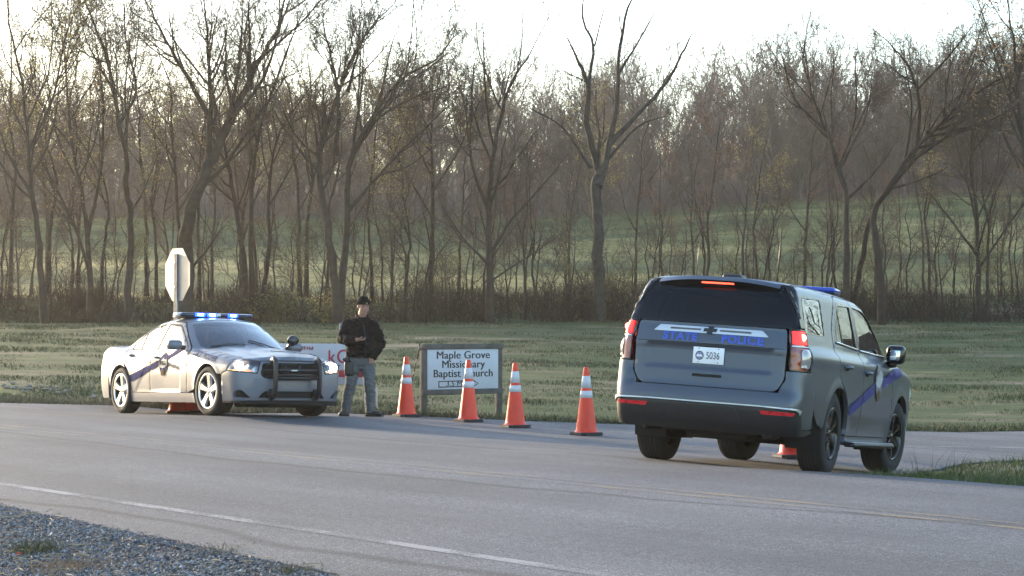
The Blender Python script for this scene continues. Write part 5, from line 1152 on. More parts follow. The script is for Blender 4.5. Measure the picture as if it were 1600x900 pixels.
    bar = B.panel(fillet(sy([(.555, 1.295), (.505, 1.355)]), .012), 'rear', .025, [fillet([(.10, 1.318), (.41, 1.316), (.41, 1.336), (.10, 1.336)], .006), fillet([(-.10, 1.318), (-.41, 1.316), (-.41, 1.336), (-.10, 1.336)], .006)], off=.016, flange=.02); bo = bar.build('trim_bar', SATIN, tg)
    SLOT = mat('slot_grey', (.12, .125, .13), .4)
    for sg in (1, -1): s = B.panel([(sg * .09, 1.312), (sg * .42, 1.310), (sg * .42, 1.340), (sg * .09, 1.340)], 'rear', .03, off=.006, flange=0); s.build('slot', SLOT, bo)
    bow = B.panel([(x * .86, z) for x, z in [(-.075, 1.310), (-.025, 1.310), (-.033, 1.290), (.043, 1.290), (.036, 1.310), (.085, 1.310), (.072, 1.342), (.022, 1.342), (.030, 1.362), (-.046, 1.362), (-.038, 1.342), (-.088, 1.342)][::-1]], 'rear', .02, off=.026, flange=.015); bow.build('emblem', TRIMB, tg)
    for word, uc, w in (('STATE', -.300, 1), ('POLICE', .318, 1)):
        V, T = text2d(word, .110, .0048, 0, 1.08, 1.02); U = V.copy(); U[:, 0] = -(V[:, 0]) - uc; U[:, 1] = V[:, 1] + 1.249       # seen from behind, +u is the left
        P, T2 = B.decal(U, T, 'rear', .006); m = MB(); m.add(P, T2); m.build('lettering', mat('blue_reflective_vinyl', (.040, .09, .46), .4, 0, .08), tg)
    pc = B.lift(np.array([(0, 1.08)]), 'rear')[0]; px = pc[0] - .014
    pl = MB(); pl.rbox((px - .004, -.157, .998), (px + .006, .157, 1.160), .003); po = pl.build('number_plate', WHITEP, tg)
    V, T = text2d('5036', .098, .0, 0, 1.0, .72); m = MB(); m.add(np.column_stack([np.full(len(V), px - .0065), -V[:, 0] - .045, V[:, 1] + 1.077]), [t[::-1] for t in T]); m.build('number', INK, po)
    th = np.linspace(0, 2 * np.pi, 28, endpoint=False); m = MB(); m.add([(px - .0062, .09 + .042 * math.cos(t), 1.097 + .044 * math.sin(t) - .02) for t in th], [tuple(range(28))], 0)
    m.add([(px - .0072, .09 + .036 * math.cos(t), 1.077 + .036 * math.sin(t)) for t in th], [tuple(range(28))], 1)
    m.add([(px - .0080, .055, 1.066), (px - .0080, .078, 1.092), (px - .0080, .092, 1.080), (px - .0080, .104, 1.094), (px - .0080, .125, 1.066)], [(0, 1, 2, 3, 4)], 2); m.build('seal', [INK, mat('seal_blue_grey', (.20, .22, .34), .5), WHITEP], po)
    for yy in (-.10, .10):
        for zz in (1.013, 1.146): m = MB(); m.ball((px - .004, yy, zz), (.003, .0055, .0055), 0, 10, 6); m.build('screw', DARK, po)
    lp = MB(); lp.rbox((px - .01, -.10, 1.166), (px + .03, .10, 1.184), .004); lp.build('plate_lamp', BLACK, tg)
    HR = fillet([(-.165, .862), (.165, .862), (.170, .905), (-.170, .905)], .02)
    hm = MB(); s = B.panel(HR, 'rear', .02, [fillet([(-.15, .869), (.15, .869), (.155, .898), (-.155, .898)], .015)], off=.008, flange=.012); hm.add(np.concatenate(s.v), s.f, 0, True); s = B.panel(HR, 'rear', .03, off=.002, flange=0); hm.add(np.concatenate(s.v), s.f, 1, True); q = B.lift(np.array([(0, .884)]), 'rear')[0]; hm.rbox((q[0] - .012, -.07, .872), (q[0] + .01, .07, .896), .006, 1)
    hm.build('handle', [GREY, DARK], tg)
    # tail lamps
    RED_ON = emis('lit_red_lamp', (1.0, .018, .015), .55); HOT = emis('lit_brake_lamp', (1.0, .12, .07), 6.0)
    for sg in (1, -1):
        q = lambda pts: [(u * sg, z) for u, z in pts]
        TLo = fillet(q([(.702, .992), (.700, 1.390), (.80, 1.400), (.918, 1.400), (.918, 1.02), (.89, .992)]), .015)
        t = B.panel(TLo, 'rear', .03, off=-.012, flange=.04).build('tail_light', [mat('red_lens_dark', (.22, .008, .010), .12, 0, .1, coat=.8)], root)
        for nm, pts, mm, off in (('upper_lens', [(.715, 1.255), (.715, 1.375), (.88, 1.382), (.90, 1.255)], RED_ON, .004), ('clear_lens', [(.785, 1.03), (.785, 1.185), (.805, 1.21), (.902, 1.21), (.902, 1.05), (.88, 1.025)], mat('pale_lamp_lens', (.34, .32, .31), .12, .3, .2, 25, coat=.8), .004), ('divider', [(.712, 1.225), (.712, 1.237), (.910, 1.237), (.910, 1.225)], SATIN, .006)):
            B.panel(fillet(q(pts), .008), 'rear', .025, off=off, flange=.015).build(nm, mm, t)
        p = lr(q([(.81, 1.318)])); b2 = MB(); b2.ball(p[0] + B.normal(p)[0] * .004, (.020, .034, .034), 0, 12, 8); b2.build('bulb', HOT, t)
        edge = B.panel(TLo, 'rear', .03, [TLo.mean(0) + (TLo - TLo.mean(0)) * .945], off=.002, flange=.02); edge.build('lamp_rim', TRIMB, t)
    # bumper: painted upper, bright strip, black lower
    BU = [(.688, .983), (.975, .983), (1.03, .98), (1.085, .44), (.874, .43), (.822, .56), (.808, .615), (.765, .636), (0, .638), (-.765, .636), (-.808, .615), (-.822, .56), (-.874, .43), (-1.085, .44), (-1.03, .98), (-.975, .983), (-.688, .983), (-.688, .90), (-.635, .770), (.635, .770), (.688, .90)]
    B.panel(BU, 'rear', .03, flange=.06).build('rear_bumper', GREY, root)
    B.panel(fillet([(.785, .565), (.805, .612), (.765, .630), (.5, .634), (-.5, .634), (-.765, .630), (-.805, .612), (-.785, .565), (-.775, .595), (-.745, .614), (-.5, .6235), (.5, .6235), (.745, .614), (.775, .595)], .005), 'rear', .02, off=.016, flange=.02).build('bumper_strip', SATIN, root)
    LB_ = [(.802, .605), (.816, .555), (.870, .425), (1.085, .43), (1.09, .40), (.95, .37), (.70, .35), (0, .345), (-.70, .35), (-.95, .37), (-1.09, .40), (-1.085, .43), (-.870, .425), (-.816, .555), (-.802, .605), (-.745, .616), (0, .620), (.745, .616)]
    lb = B.panel(LB_, 'rear', .03, off=.002, flange=.07).build('bumper_valance', BLACK, root)
    B.panel(fillet([(.36, .465), (.30, .60), (-.30, .60), (-.36, .465)], .04), 'rear', .03, off=.012, flange=.02).build('tow_cover', BLACK, lb)
    for sg in (1, -1): B.panel(fillet([(sg * .52, .553), (sg * .50, .590), (sg * .745, .587), (sg * .735, .557)], .006), 'rear', .02, off=.012, flange=.015).build('reflector', mat('red_reflector', (.55, .015, .02), .25, 0, .15, 60, coat=.5), lb)
    # underneath
    ub = MB(); ub.box((-2.55, -.72, .42), (2.3, .72, .52)); ub.box((-1.05, -.92, .33), (1.02, .92, .42)); ub.box((-2.6, -.70, .45), (-1.9, .70, .95)); ub.box((1.1, -.62, .4), (2.3, .62, 1.05))
    ub.box((-2.5, -.93, .45), (1.0, -.91, 1.18)); ub.box((-2.5, .91, .45), (1.0, .93, 1.18)); ub.tube([(-AX, -.75, .40), (-AX, -.2, .40), (-AX, .2, .40), (-AX, .75, .40)], [.05, .055, .055, .05], 8); ub.ball((-AX, 0, .40), (.19, .16, .17)); ub.rbox((-2.45, -.35, .27), (-2.05, .30, .44), .05)
    ub.tube([(-2.75, -.62, .36), (-2.3, -.60, .36), (-1.9, -.45, .37)], .045, 8); ub.tube([(-2.5, .68, .36), (-1.2, .68, .36), (-.5, .55, .40)], .05, 8); ub.rbox((-1.0, -.5, .25), (.6, .3, .40), .05); ub.rbox((-2.6, -.5, .33), (-2.5, .5, .42), .02)
    for x in (-1.9, -1.2): ub.tube([(x, -.60, .32), (x + .2, -.60, .45)], .03, 6); ub.tube([(x, .60, .32), (x + .2, .60, .45)], .03, 6)
    for ax in (AX, -AX):
        for sg in (1, -1):
            a = np.radians(np.linspace(-20, 200, 18)); V = []
            for yy in (.955 * sg, .62 * sg): V += [(ax + .50 * math.cos(t), yy, AZ + .50 * math.sin(t)) for t in a]
            ub.add(V, [(i, i + 1, i + 19, i + 18) for i in range(17)], 0, True); ub.add(V[18:], [tuple(range(18))], 0)
    ub.build('underbody', DARK, root)
    for sg in (1, -1): m = MB(); m.rbox((-2.03, sg * .86 - .12, .22), (-2.015, sg * .86 + .12, .52), .004); m.build('mud_flap', BLACK, root) if False else None
    # cabin
    for x in (.35, -.75):
        for y in (-.42, .42):
            st = MB(); st.rbox((x - .25, y - .26, .80), (x + .28, y + .26, .98), .07); st.rbox((x - .38, y - .25, .9), (x - .20, y + .25, 1.45), .07); st.rbox((x - .36, y - .14, 1.45), (x - .26, y + .14, 1.63), .04); st.build('seat', SEAT, root)
    ds = MB(); ds.rbox((.85, -.82, .9), (1.25, .82, 1.24), .08); ds.rbox((-2.5, -.8, .55), (1.0, .8, .62), .02); ds.build('dashboard', BLACK, root)
    cg = MB(); cg.box((-1.25, -.75, .7), (-1.23, .75, 1.75)); cg.build('cabin_partition', DARK, root)
    # mirrors
    for sg, fdo in ((-1, fd[0]), (1, fd[1])):
        m = MB(); m.rbox((.80, sg * 1.065 - .105, 1.225), (.95, sg * 1.065 + .105, 1.43), .055, 0, 4); m.tube([(.93, sg * .95, 1.215), (.90, sg * 1.06, 1.225)], [.045, .04], 8); m.build('mirror', TRIMB, fdo)
        g = MB(); g.rbox((.793, sg * 1.06 - .065, 1.265), (.803, sg * 1.06 + .045, 1.375), .004, 0, 2); g.build('mirror_glass', CHROME, fdo)
    for x in (AX, -AX):
        for sg in (-1, 1): make_wheel(root, x, sg * WY, .412, .285, .262, 6, TRIMB, steer=math.radians(-7) if x > 0 else 0, style='six')
    # side livery
    def livery(name, poly, mats, off, h=.02, parents=(root, root)): pair(name, B.panel(poly, 'side', h, off=off, flange=0, round_edge=0), mats, *parents)
    SASH = mat('violet_blue_sash', (.026, .028, .150), .5, 0, .1, spec=.2)
    livery('stripe', [(-1.0, .60), (-.455, .735), (-.455, .845), (-1.02, .70)], SASH, .008, .02, rd_)
    livery('stripe', [(-.425, .742), (.10, .875), (.10, .985), (-.425, .852)], SASH, .008, .02, fd)
    livery('stripe', [(.46, 1.04), (1.03, 1.17), (1.045, 1.03), (.46, .93)], SASH, .008, .02, fd)
    livery('stripe', [(1.062, 1.175), (1.55, 1.19), (1.50, 1.12), (1.062, 1.035)], SASH, .008, .02)
    bd = fillet([(.08, 1.14), (.06, 1.0), (.10, .86), (.27, .74), (.44, .86), (.48, 1.0), (.46, 1.14), (.36, 1.20), (.27, 1.235), (.18, 1.20)], .04); cb = bd.mean(0)
    livery('badge', cb + (bd - cb) * .80, mat('badge_grey', (.13, .12, .14), .5), .0125, .02, fd)
    livery('badge_emblem', [(.27 + (x - .27) * .8, z) for x, z in [(.07, .985), (.13, 1.0), (.16, 1.06), (.22, 1.10), (.30, 1.13), (.36, 1.10), (.46, 1.10), (.50, 1.04), (.45, 1.0), (.38, .975), (.34, .945), (.22, .935), (.12, .955)]], mat('badge_pale', (.36, .36, .36), .6), .0150, .02, fd)
    livery('badge_seal', arc(.27, .85, .065, 0, 360, 22)[:-1], TANV, .0150, .02, fd)
    # roof fittings
    lb = MB(); lb.rbox((-.32, -.58, 1.917), (-.04, .58, 1.947), .012); lb.rbox((-.33, -.60, 1.895), (-.03, .60, 1.918), .014)
    for y in (-.5, .5): lb.rbox((-.26, y - .06, 1.86), (-.10, y + .06, 1.93), .01)
    lbo = lb.build('light_bar', BLACK, root); ls = MB(); ls.rbox((-.345, -.61, 1.905), (-.015, .61, 1.962), .03, 0, 3); ls.build('lens_cover', mat('blue_bar_lens', (.018, .055, .36), .15, 0, .1, coat=.6), lbo)
    an = MB(); an.rbox((-1.95, -.02, 1.885), (-1.72, .18, 1.945), .028, 0, 3); an.build('roof_antenna', BLACK, root)
    for (x, y, h) in ((-2.05, .42, .42), (-1.85, -.37, .52)):
        a = MB(); a.lathe([(.022, 1.87), (.020, 1.90), (.006, 1.905)], 10); a.v = [v + np.array([x, y, 0]) for v in a.v]; a.tube([(x, y, 1.90), (x + .01, y, 1.9 + h * .5), (x + .03, y, 1.9 + h)], [.005, .004, .002], 5); a.build('antenna', BLACK, root)
    return root
utility()

# ------------------------------------------------------------------ cones
ORANGE = mat('orange_pvc', (.66, .040, .012), .42, 0, .08, 5, spec=.4); COLLAR = mat('white_reflective_sleeve', (.50, .51, .53), .4, 0, .06, 14); CBASE = mat('black_rubber_base', (.016, .016, .017), .75, 0, .3, 12)
def cone():
    t = empty('traffic_cone', (0, 0, 0)); H = .945
    def r(z): return .034 + (.150 - .034) * (1 - (z - .035) / (H - .035))
    b = MB(); b.lathe([(r(.035) + .028, .036), (r(.035) + .012, .05), (r(.06), .07)] + [(r(z), z) for z in np.linspace(.08, H - .012, 14)] + [(r(H) - .004, H - .002), (r(H) - .014, H), (.018, H), (.018, H - .06)], 32); b.build('cone_body', ORANGE, t)
    for z0, z1 in ((.655, .820), (.520, .615)): s = MB(); s.lathe([(r(z0) + .001, z0 - .001), (r(z0) + .004, z0), (r(z1) + .004, z1), (r(z1) + .001, z1 + .001)], 32); s.build('reflective_band', COLLAR, t)
    p = MB(); bm = bmesh.new(); bmesh.ops.create_circle(bm, cap_ends=True, segments=8, radius=.1)
    bm.free(); w = .185; c = .045
    oc = [(-w, -w + c), (-w + c, -w), (w - c, -w), (w, -w + c), (w, w - c), (w - c, w), (-w + c, w), (-w, w - c)]
    V = [(x, y, .006) for x, y in oc] + [(x, y, .032) for x, y in oc] + [(x * .93, y * .93, .042) for x, y in oc]
    F = [tuple(range(8))[::-1], tuple(range(16, 24))] + [(k*8+i, k*8+(i+1) % 8, (k+1)*8+(i+1) % 8, (k+1)*8+i) for k in range(2) for i in range(8)]; p.add(V, F)
    for sx in (-1, 1):
        for sy_ in (-1, 1): p.rbox((sx * .13 - .035, sy_ * .13 - .035, 0), (sx * .13 + .035, sy_ * .13 + .035, .012), .003)
    p.build('base', CBASE, t); return t
c0 = None
for px, py, Yd, rz, lab in [(635, 651, None, .55, 'orange traffic cone nearest the man, left of the church sign'), (732, 659, None, .62, 'orange traffic cone standing in front of the church sign lettering'), (805, 668, None, .5, 'orange traffic cone just right of the church sign, on open asphalt'), (916, 680, None, .6, 'orange traffic cone closest to the dark grey vehicle, in the open'),
                            (278, 0, 36.05, .2, 'orange traffic cone glimpsed under the silver sedan, the leftmost of three there'), (298, 0, 36.55, .4, 'orange traffic cone glimpsed under the silver sedan, in the middle of three'), (315, 0, 37.0, .1, 'orange traffic cone glimpsed under the silver sedan, beside its front wheel'), (1236, 715, None, .3, 'orange traffic cone half hidden under the dark grey vehicle')]:
    if Yd is None: x, y, z = ground_at(px, py)
    else: x, y = (px - 800) / FPX * Yd, Yd; z = g1(x, y)
    if c0 is None: c0 = t = cone()
    else: t = copy_tree(c0)
    t.location = (x, y, z + .002); t.rotation_euler = (0, 0, rz); tag(t, lab, 'traffic cone', 'orange traffic cones round the junction')

# ------------------------------------------------------------------ stop sign seen from behind
def stop_sign():
    Y = 39.0; x = (277 - 800) / FPX * Y; z0 = g1(x, Y); zc = ZC + (500 - 429) / FPX * Y; a = math.atan2(-.589, -.808)
    t = empty('stop_sign', (x, Y, z0), (0, 0, a), 'octagonal stop sign seen from behind on its grey post behind the silver sedan', 'road sign'); h = zc - z0; R = .457 / math.cos(math.pi / 8); b = MB()
    # local +x is the back of the plate
    oc = [(R * math.cos(math.pi / 8 + k * math.pi / 4), R * math.sin(math.pi / 8 + k * math.pi / 4)) for k in range(8)]
    def plate(x0, x1, s): V = [(x0, y * s, z * s + h) for y, z in oc] + [(x1, y * s, z * s + h) for y, z in oc]; return V, [tuple(range(8))[::-1], tuple(range(8, 16))] + [(i, (i + 1) % 8, (i + 1) % 8 + 8, i + 8) for i in range(8)]
    b.add(*plate(-.003, 0, 1)); o = b.build('sign_plate', mat('bare_aluminium', (.30, .295, .285), .5, .15, .10, 5, .05, 30), t)
    f = MB(); f.add(*plate(-.006, -.0035, .995)); f.build('sign_face', mat('red_sheeting', (.50, .015, .02), .4), o)
    p = MB()
    for (lo, hi) in (((.0, -.030, 0), (.004, .030, h + .36)), ((.004, -.030, 0), (.040, -.026, h + .36)), ((.004, .026, 0), (.040, .030, h + .36)), ((.040, -.045, 0), (.044, -.026, h + .36)), ((.040, .026, 0), (.044, .045, h + .36))): p.box(lo, hi)
    p.box((.012, -.0255, 0), (.030, .0255, h + .355)); p.build('post', mat('galvanised_post', (.22, .22, .225), .5, .5, .2, 12), t)
    for k, dz in enumerate((-.22, .22)): q = MB(); q.lathe([(.0001, .054), (.012, .054), (.012, .046)], 8, 'x', o=(0, 0, h + dz)); q.build('bolt', SATIN, t)
stop_sign()

# ------------------------------------------------------------------ church sign
WOOD = mat('weathered_wood', (.085, .076, .066), .9, 0, .3, 5, .4, 18); WOOD_N = WOOD
def oriented(name, p0, p1, label, cat):
    t = empty(name, (p0[0], p0[1], g1(*p0)), (0, 0, math.atan2(p1[1] - p0[1], p1[0] - p0[0])), label, cat); return t, math.hypot(p1[0] - p0[0], p1[1] - p0[1])
def flat_text(parent, txt, size, x, z, bold, m, name='lettering', width=1.0, y=-.012, spacing=1.0):
    """bold strokes come from three overlaid passes of the letters, a hair apart"""
    V, T = text2d(txt, size, 0, 0, spacing, width); b = MB()
    for k, dx in enumerate((-.9, 0, .9) if bold > .002 else (0,)): b.add(np.column_stack([V[:, 0] + x + dx * bold, np.full(len(V), y - .0003 * k), V[:, 1] + z]), T)
    b.build(name, m, parent)
def church_sign():
    t, L = oriented('church_sign', (-1.44, 36.45), (-.222, 37.35), 'white church direction sign with black lettering in a weathered wooden frame', 'sign')
    z1 = 1.155 - t.location.z
    for x in (0, L): b = MB(); b.rbox((x - .045, -.045, -.1), (x + .045, .045, z1), .004); b.build('post', WOOD, t)
    zb = ZC + (500 - 612) / FPX * 36.9 - t.location.z
    for z in (z1 - .085, zb - .045): b = MB(); b.rbox((-.05, -.068, z), (L + .05, -.046, z + .092), .003); b.build('frame_board', WOOD, t)
    b = MB(); b.rbox((.046, -.05, zb + .046), (L - .046, -.035, z1 - .084), .002); pn = b.build('panel', mat('white_sign_panel', (.42, .44, .48), .5, 0, .05, 2), t)
    cx = L / 2; H = z1 - .084 - zb - .046; z0 = zb + .046; y = -.0525
    for txt, sz, f, w in (('Maple Grove', .178, .865, 1.12), ('Missionary', .178, .635, 1.10), ('Baptist Church', .178, .405, 1.08)):
        flat_text(pn, txt, sz, cx, z0 + H * f - .012,   .0055, INK, 'lettering', w, y, 1.03)
    flat_text(pn, '3.5 Miles', .112, cx - .09, z0 + H * .135, .0022, INK, 'lettering', 1.2, y, 1.05)
    A = np.array([(-.52, -.060), (.20, -.050), (.20, -.082), (.36, .0), (.20, .082), (.20, .056), (-.52, .050)]) * np.array([.92, 1]) + np.array([-.02, 0]); c = np.array([-.05, 0]); I = A.copy(); I = c + (A - c) * np.array([.955, .70]); n = len(A); b = MB()
    b.add([(p[0] + cx, y, p[1] + z0 + H * .135) for p in A] + [(p[0] + cx, y, p[1] + z0 + H * .135) for p in I], [(i, (i + 1) % n, (i + 1) % n + n, i + n) for i in range(n)]); b.build('arrow', INK, pn)
church_sign()
s_top = px_at(656.5, 536, 36.35); s_bot = ground_at(634, 641); b = MB(); P = np.linspace(s_bot, s_top, 12); 
b.tube(P - np.array(s_bot), .011, 8)
for k in range(3, 12, 2): b.tube([P[k - 1] - s_bot, (P[k - 1] + P[k]) / 2 - s_bot], .0125, 8, 1)
o = b.build('stick', [mat('dark_stick', (.05, .048, .045), .8), mat('pale_stick_marks', (.32, .31, .29), .8)]); o.location = s_bot; tag(o, 'thin dark stick leaning against the left post of the church sign', 'stick')

# ------------------------------------------------------------------ white banner board behind the man
def banner():
    L0, L1 = px_at(438, 500, 38.0), px_at(574, 500, 37.28); t, L = oriented('banner', (L0[0], L0[1]), (L1[0], L1[1]), 'white banner board with red lettering and a red stripe behind the man', 'banner')
    zt = ZC + (500 - 537) / FPX * 37.6 - t.location.z; zb = ZC + (500 - 600) / FPX * 37.6 - t.location.z
    b = MB(); b.rbox((0, -.006, zb), (L, .006, zt), .002); pn = b.build('panel', mat('white_banner', (.42, .42, .45), .5, 0, .04, 2), t)
    for px in (456, 571): x = (px - 438) / (574 - 438) * L; q = MB(); q.rbox((x - .022, .008, -.1), (x + .022, .045, zt), .004); q.build('leg', mat('white_post_paint', (.5, .5, .49), .5), t)
    X = lambda px: (px - 438) / (574 - 438) * L; Z = lambda py: ZC + (500 - py) / FPX * 37.6 - t.location.z; RED = mat('dark_red_ink', (.33, .02, .035), .5)
    s = MB(); s.add([(0, -.009, Z(589)), (L, -.009, Z(589)), (L, -.009, Z(578)), (0, -.009, Z(578))], [(0, 1, 2, 3)]); s.build('stripe', RED, pn)
    flat_text(pn, 'k', .30, X(519), Z(558), .004, RED, 'lettering', 1, -.009); flat_text(pn, 'C', .33, X(536), Z(558), .004, RED, 'lettering', 1, -.009); flat_text(pn, 'r', .14, X(531), Z(572), .001, INK, 'lettering', 1, -.009)
    m = MB(); r = np.random.default_rng(4)
    for k in range(5): p = [(X(472 + k * 4 + 2 * math.sin(q)), -.010, Z(544 - 2.5 * math.sin(q * 1.9 + k))) for q in np.linspace(0, 3.5, 9)]; m.tube(p, .006, 4)
    m.build('ornament', RED, pn)
banner()
sx, sy_, sz = ground_at(587, 641); b = MB(); b.rbox((-.013, -.008, -.05), (.013, .008, .36), .002); b.box((-.009, -.0081, .358), (.009, .0081, .372)); o = b.build('stake', mat('white_stake_paint', (.5, .5, .49), .5)); o.location = (sx, sy_ + .3, g1(sx, sy_ + .3)); tag(o, 'short white marker stake in the verge behind the man left foot', 'stake')

# ------------------------------------------------------------------ the man
def fused(name, mb, voxel, m, parent, smooth=4, noise_amp=0.0, nscale=9.0, seed=0):
    """one continuous surface from overlapping forms"""
    o = mb.build(name, None); md = o.modifiers.new('r', 'REMESH'); md.mode = 'VOXEL'; md.voxel_size = voxel; md.use_smooth_shade = True
    sm = o.modifiers.new('s', 'SMOOTH'); sm.factor = .5; sm.iterations = smooth
    dg = bpy.context.evaluated_depsgraph_get(); dg.update(); me = bpy.data.meshes.new_from_object(o.evaluated_get(dg)); old = o.data; o.modifiers.clear(); o.data = me; bpy.data.meshes.remove(old); me.name = name
    if noise_amp:
        n = len(me.vertices); co = np.empty(n * 3); me.vertices.foreach_get('co', co); co = co.reshape(-1, 3); no = np.empty(n * 3); me.vertices.foreach_get('normal', no); no = no.reshape(-1, 3)
        a = smooth_noise(co[:, 0] * 2 + co[:, 2] * 2.2, co[:, 2] * 1.2 - co[:, 0] * 1.4 + co[:, 1], 1 / nscale, 90 + seed) + .6 * smooth_noise(co[:, 0] + co[:, 1] * 2, co[:, 2] * 3.2, .6 / nscale, 91 + seed)
        co += no * (a * noise_amp)[:, None]; me.vertices.foreach_set('co', co.ravel())
    me.polygons.foreach_set('use_smooth', [True] * len(me.polygons)); me.materials.append(m); o.parent = parent; me.update(); return o
def rings(mb, secs, n=20):
    """stacked ellipses (cx, cy, z, rx, ry)"""
    a = np.arange(n) * 2 * np.pi / n; V = [(cx + rx * math.cos(t), cy + ry * math.sin(t), z) for cx, cy, z, rx, ry in secs for t in a]; k = len(secs)
    F = [(i*n+j, i*n+(j+1) % n, (i+1)*n+(j+1) % n, (i+1)*n+j) for i in range(k-1) for j in range(n)] + [tuple(range(n))[::-1], tuple((k-1)*n + j for j in range(n))]; return mb.add(V, F, 0, True)
def person():
    x0, y0, z0 = ground_at(563, 651); t = empty('person', (x0, y0, z0), label='man in black jacket, black knit cap and grey trousers looking at a phone', cat='person'); t.scale = (1.03, 1.03, 1)
    SKIN = mat('skin', (.33, .175, .130), .55, 0, .08, 14, spec=.35); JK = mat('black_jacket_cloth', (.006, .006, .007), .85, 0, .25, 14, .3, 120, spec=.12); PT = mat('grey_trouser_cloth', (.092, .098, .100), .85, 0, .15, 10, .3, 90); BT = mat('black_boot_leather', (.018, .017, .016), .5, 0, .2, 12)
    fz = np.array([.42, -.91, 0]); rt = np.array([.91, .42, 0]); up = np.array([0, 0, 1.0]); hc = np.array([.045, -.045, 1.715])      # face direction, face's left, head centre
    tilt = -.16; fz3 = fz * math.cos(tilt) + up * math.sin(tilt); up3 = up * math.cos(tilt) - fz * math.sin(tilt)
    L = lambda a, b, c: hc + rt * a + fz3 * b + up3 * c
    hd = MB()
    def ell(c, r, n=16, m=10):
        b = MB(); b.ball((0, 0, 0), r, 0, n, m); V = b.v[0]; hd.add(np.array([L(*(np.array(c) + v)) for v in V]), b.f, 0, True)
    ell((0, -.012, .045), (.078, .098, .105)); ell((0, .018, -.055), (.064, .078, .080)); ell((0, .055, -.105), (.040, .036, .030)); ell((0, .030, -.005), (.070, .070, .06))
    ell((0, .102, -.030), (.015, .020, .026)); ell((0, .092, -.005), (.010, .014, .030)); ell((-.050, .060, -.045), (.022, .022, .03)); ell((.050, .060, -.045), (.022, .022, .03)); ell((0, .088, -.076), (.026, .012, .010)); ell((0, .082, -.088), (.022, .012, .008))
    ell((0, .082, .022), (.056, .014, .010))
    for s in (-1, 1): ell((s * .080, -.010, -.015), (.012, .022, .034))
    hd.tube([(.02, .01, 1.44), (.028, 0, 1.52), (.04, -.03, 1.63)], [.075, .068, .066], 14)
    rings(hd, [(.0, 0, .88, .16, .12), (0, 0, 1.0, .165, .125), (-.005, .0, 1.15, .17, .13), (-.01, 0, 1.3, .18, .13), (-.01, 0, 1.42, .17, .11), (0, 0, 1.49, .09, .08)])
    arm_r = [(-.185, 0, 1.44), (-.235, -.01, 1.33), (-.262, -.04, 1.20), (-.16, -.22, 1.185), (-.02, -.305, 1.195)]; arm_l = [(.175, 0, 1.42), (.245, .01, 1.30), (.300, .02, 1.13), (.25, -.07, 1.03), (.19, -.12, .965)]
    hd.tube(arm_r, [.062, .055, .048, .042, .032], 12); hd.tube(arm_l, [.062, .055, .048, .042, .034], 12)
    leg_r = [(-.085, 0, .92), (-.115, -.015, .70), (-.150, -.03, .49), (-.195, .0, .28), (-.225, .01, .08)]; leg_l = [(.095, 0, .92), (.125, -.01, .70), (.145, -.025, .47), (.150, .0, .26), (.150, .01, .08)]
    for lg in (leg_r, leg_l): hd.tube(lg, [.085, .078, .056, .052, .038], 12)
    # right hand (viewer's left), palm up, cradling the phone
    w = np.array([-.02, -.305, 1.195]); a = np.array([.95, -.25, .12]); a /= np.linalg.norm(a); sd = np.array([.22, .95, .05]); sd /= np.linalg.norm(sd); un = np.cross(a, sd); un /= np.linalg.norm(un); un = un if un[2] > 0 else -un
    H = lambda p, q, r: w + a * p + sd * q + un * r
    for q in (-.026, -.009, .009, .026): hd.tube([H(-.005, q * .5, 0), H(.045, q * .9, -.004), H(.085, q, -.004)], [.020, .017, .012], 8)
    for q, ln in ((-.032, .060), (-.011, .072), (.011, .078), (.032, .068)):
        hd.tube([H(.070, q, -.006), H(.070 + ln * .45, q * 1.1, -.012), H(.070 + ln * .72, q * 1.1, .006), H(.070 + ln * .74, q * 1.05, .026)], [.0115, .0105, .0095, .0080], 8)
    hd.tube([H(.02, -.028, .004), H(.045, -.050, .016), H(.072, -.046, .030), H(.092, -.030, .036)], [.0150, .0130, .0112, .0090], 8)
    # left hand inside the pocket
    w2 = np.array([.19, -.12, .965]); hd.ball(w2 + np.array([-.02, -.01, -.06]), (.035, .03, .055), 0, 12, 8)
    for k in range(4): hd.tube([w2 + np.array([-.04 + .018 * k, -.015, -.09]), w2 + np.array([-.05 + .018 * k, -.02, -.14])], [.010, .008], 6)
    hd.tube([w2 + np.array([.01, -.02, -.05]), w2 + np.array([.02, -.03, -.09])], [.012, .009], 6)
    for lg, dx, dy in ((leg_r, -.04, -.16), (leg_l, .14, -.08)): f = np.array(lg[-1]); hd.tube([f + [0, 0, -.02], f + [dx * .5, dy * .5, -.035], f + [dx, dy, -.045]], [.04, .036, .026], 10)
    body = fused('body', hd, .0062, SKIN, t, 3)
    for s in (-1, 1):
        e = MB(); e.ball(L(s * .031, .086, .004), (.0125, .0125, .0085), 0, 10, 6); eo = e.build('eye', mat('eye_dark', (.05, .04, .04), .3), body)
    e = MB(); e.tube([L(-.024, .0985, -.081), L(0, .1015, -.082), L(.024, .0985, -.081)], .0028, 5); e.build('mouth', mat('lip', (.30, .12, .10), .5), body)
    for s in (-1, 1): e = MB(); e.tube([L(s * .014, .0975, .024), L(s * .032, .096, .028), L(s * .050, .082, .022)], [.004, .0045, .003], 5); e.build('eyebrow', mat('brown_hair', (.06, .04, .03), .8), body)
    # jacket
    j = MB(); rings(j, [(.008, -.01, .925, .205, .150), (.010, -.012, .95, .225, .165), (.012, -.015, 1.03, .232, .178), (.005, -.018, 1.14, .230, .178), (-.004, -.012, 1.26, .226, .168), (-.008, -.004, 1.37, .225, .150), (-.006, .0, 1.45, .205, .130), (.005, 0, 1.505, .145, .105), (.018, -.005, 1.545, .098, .090)], 28)
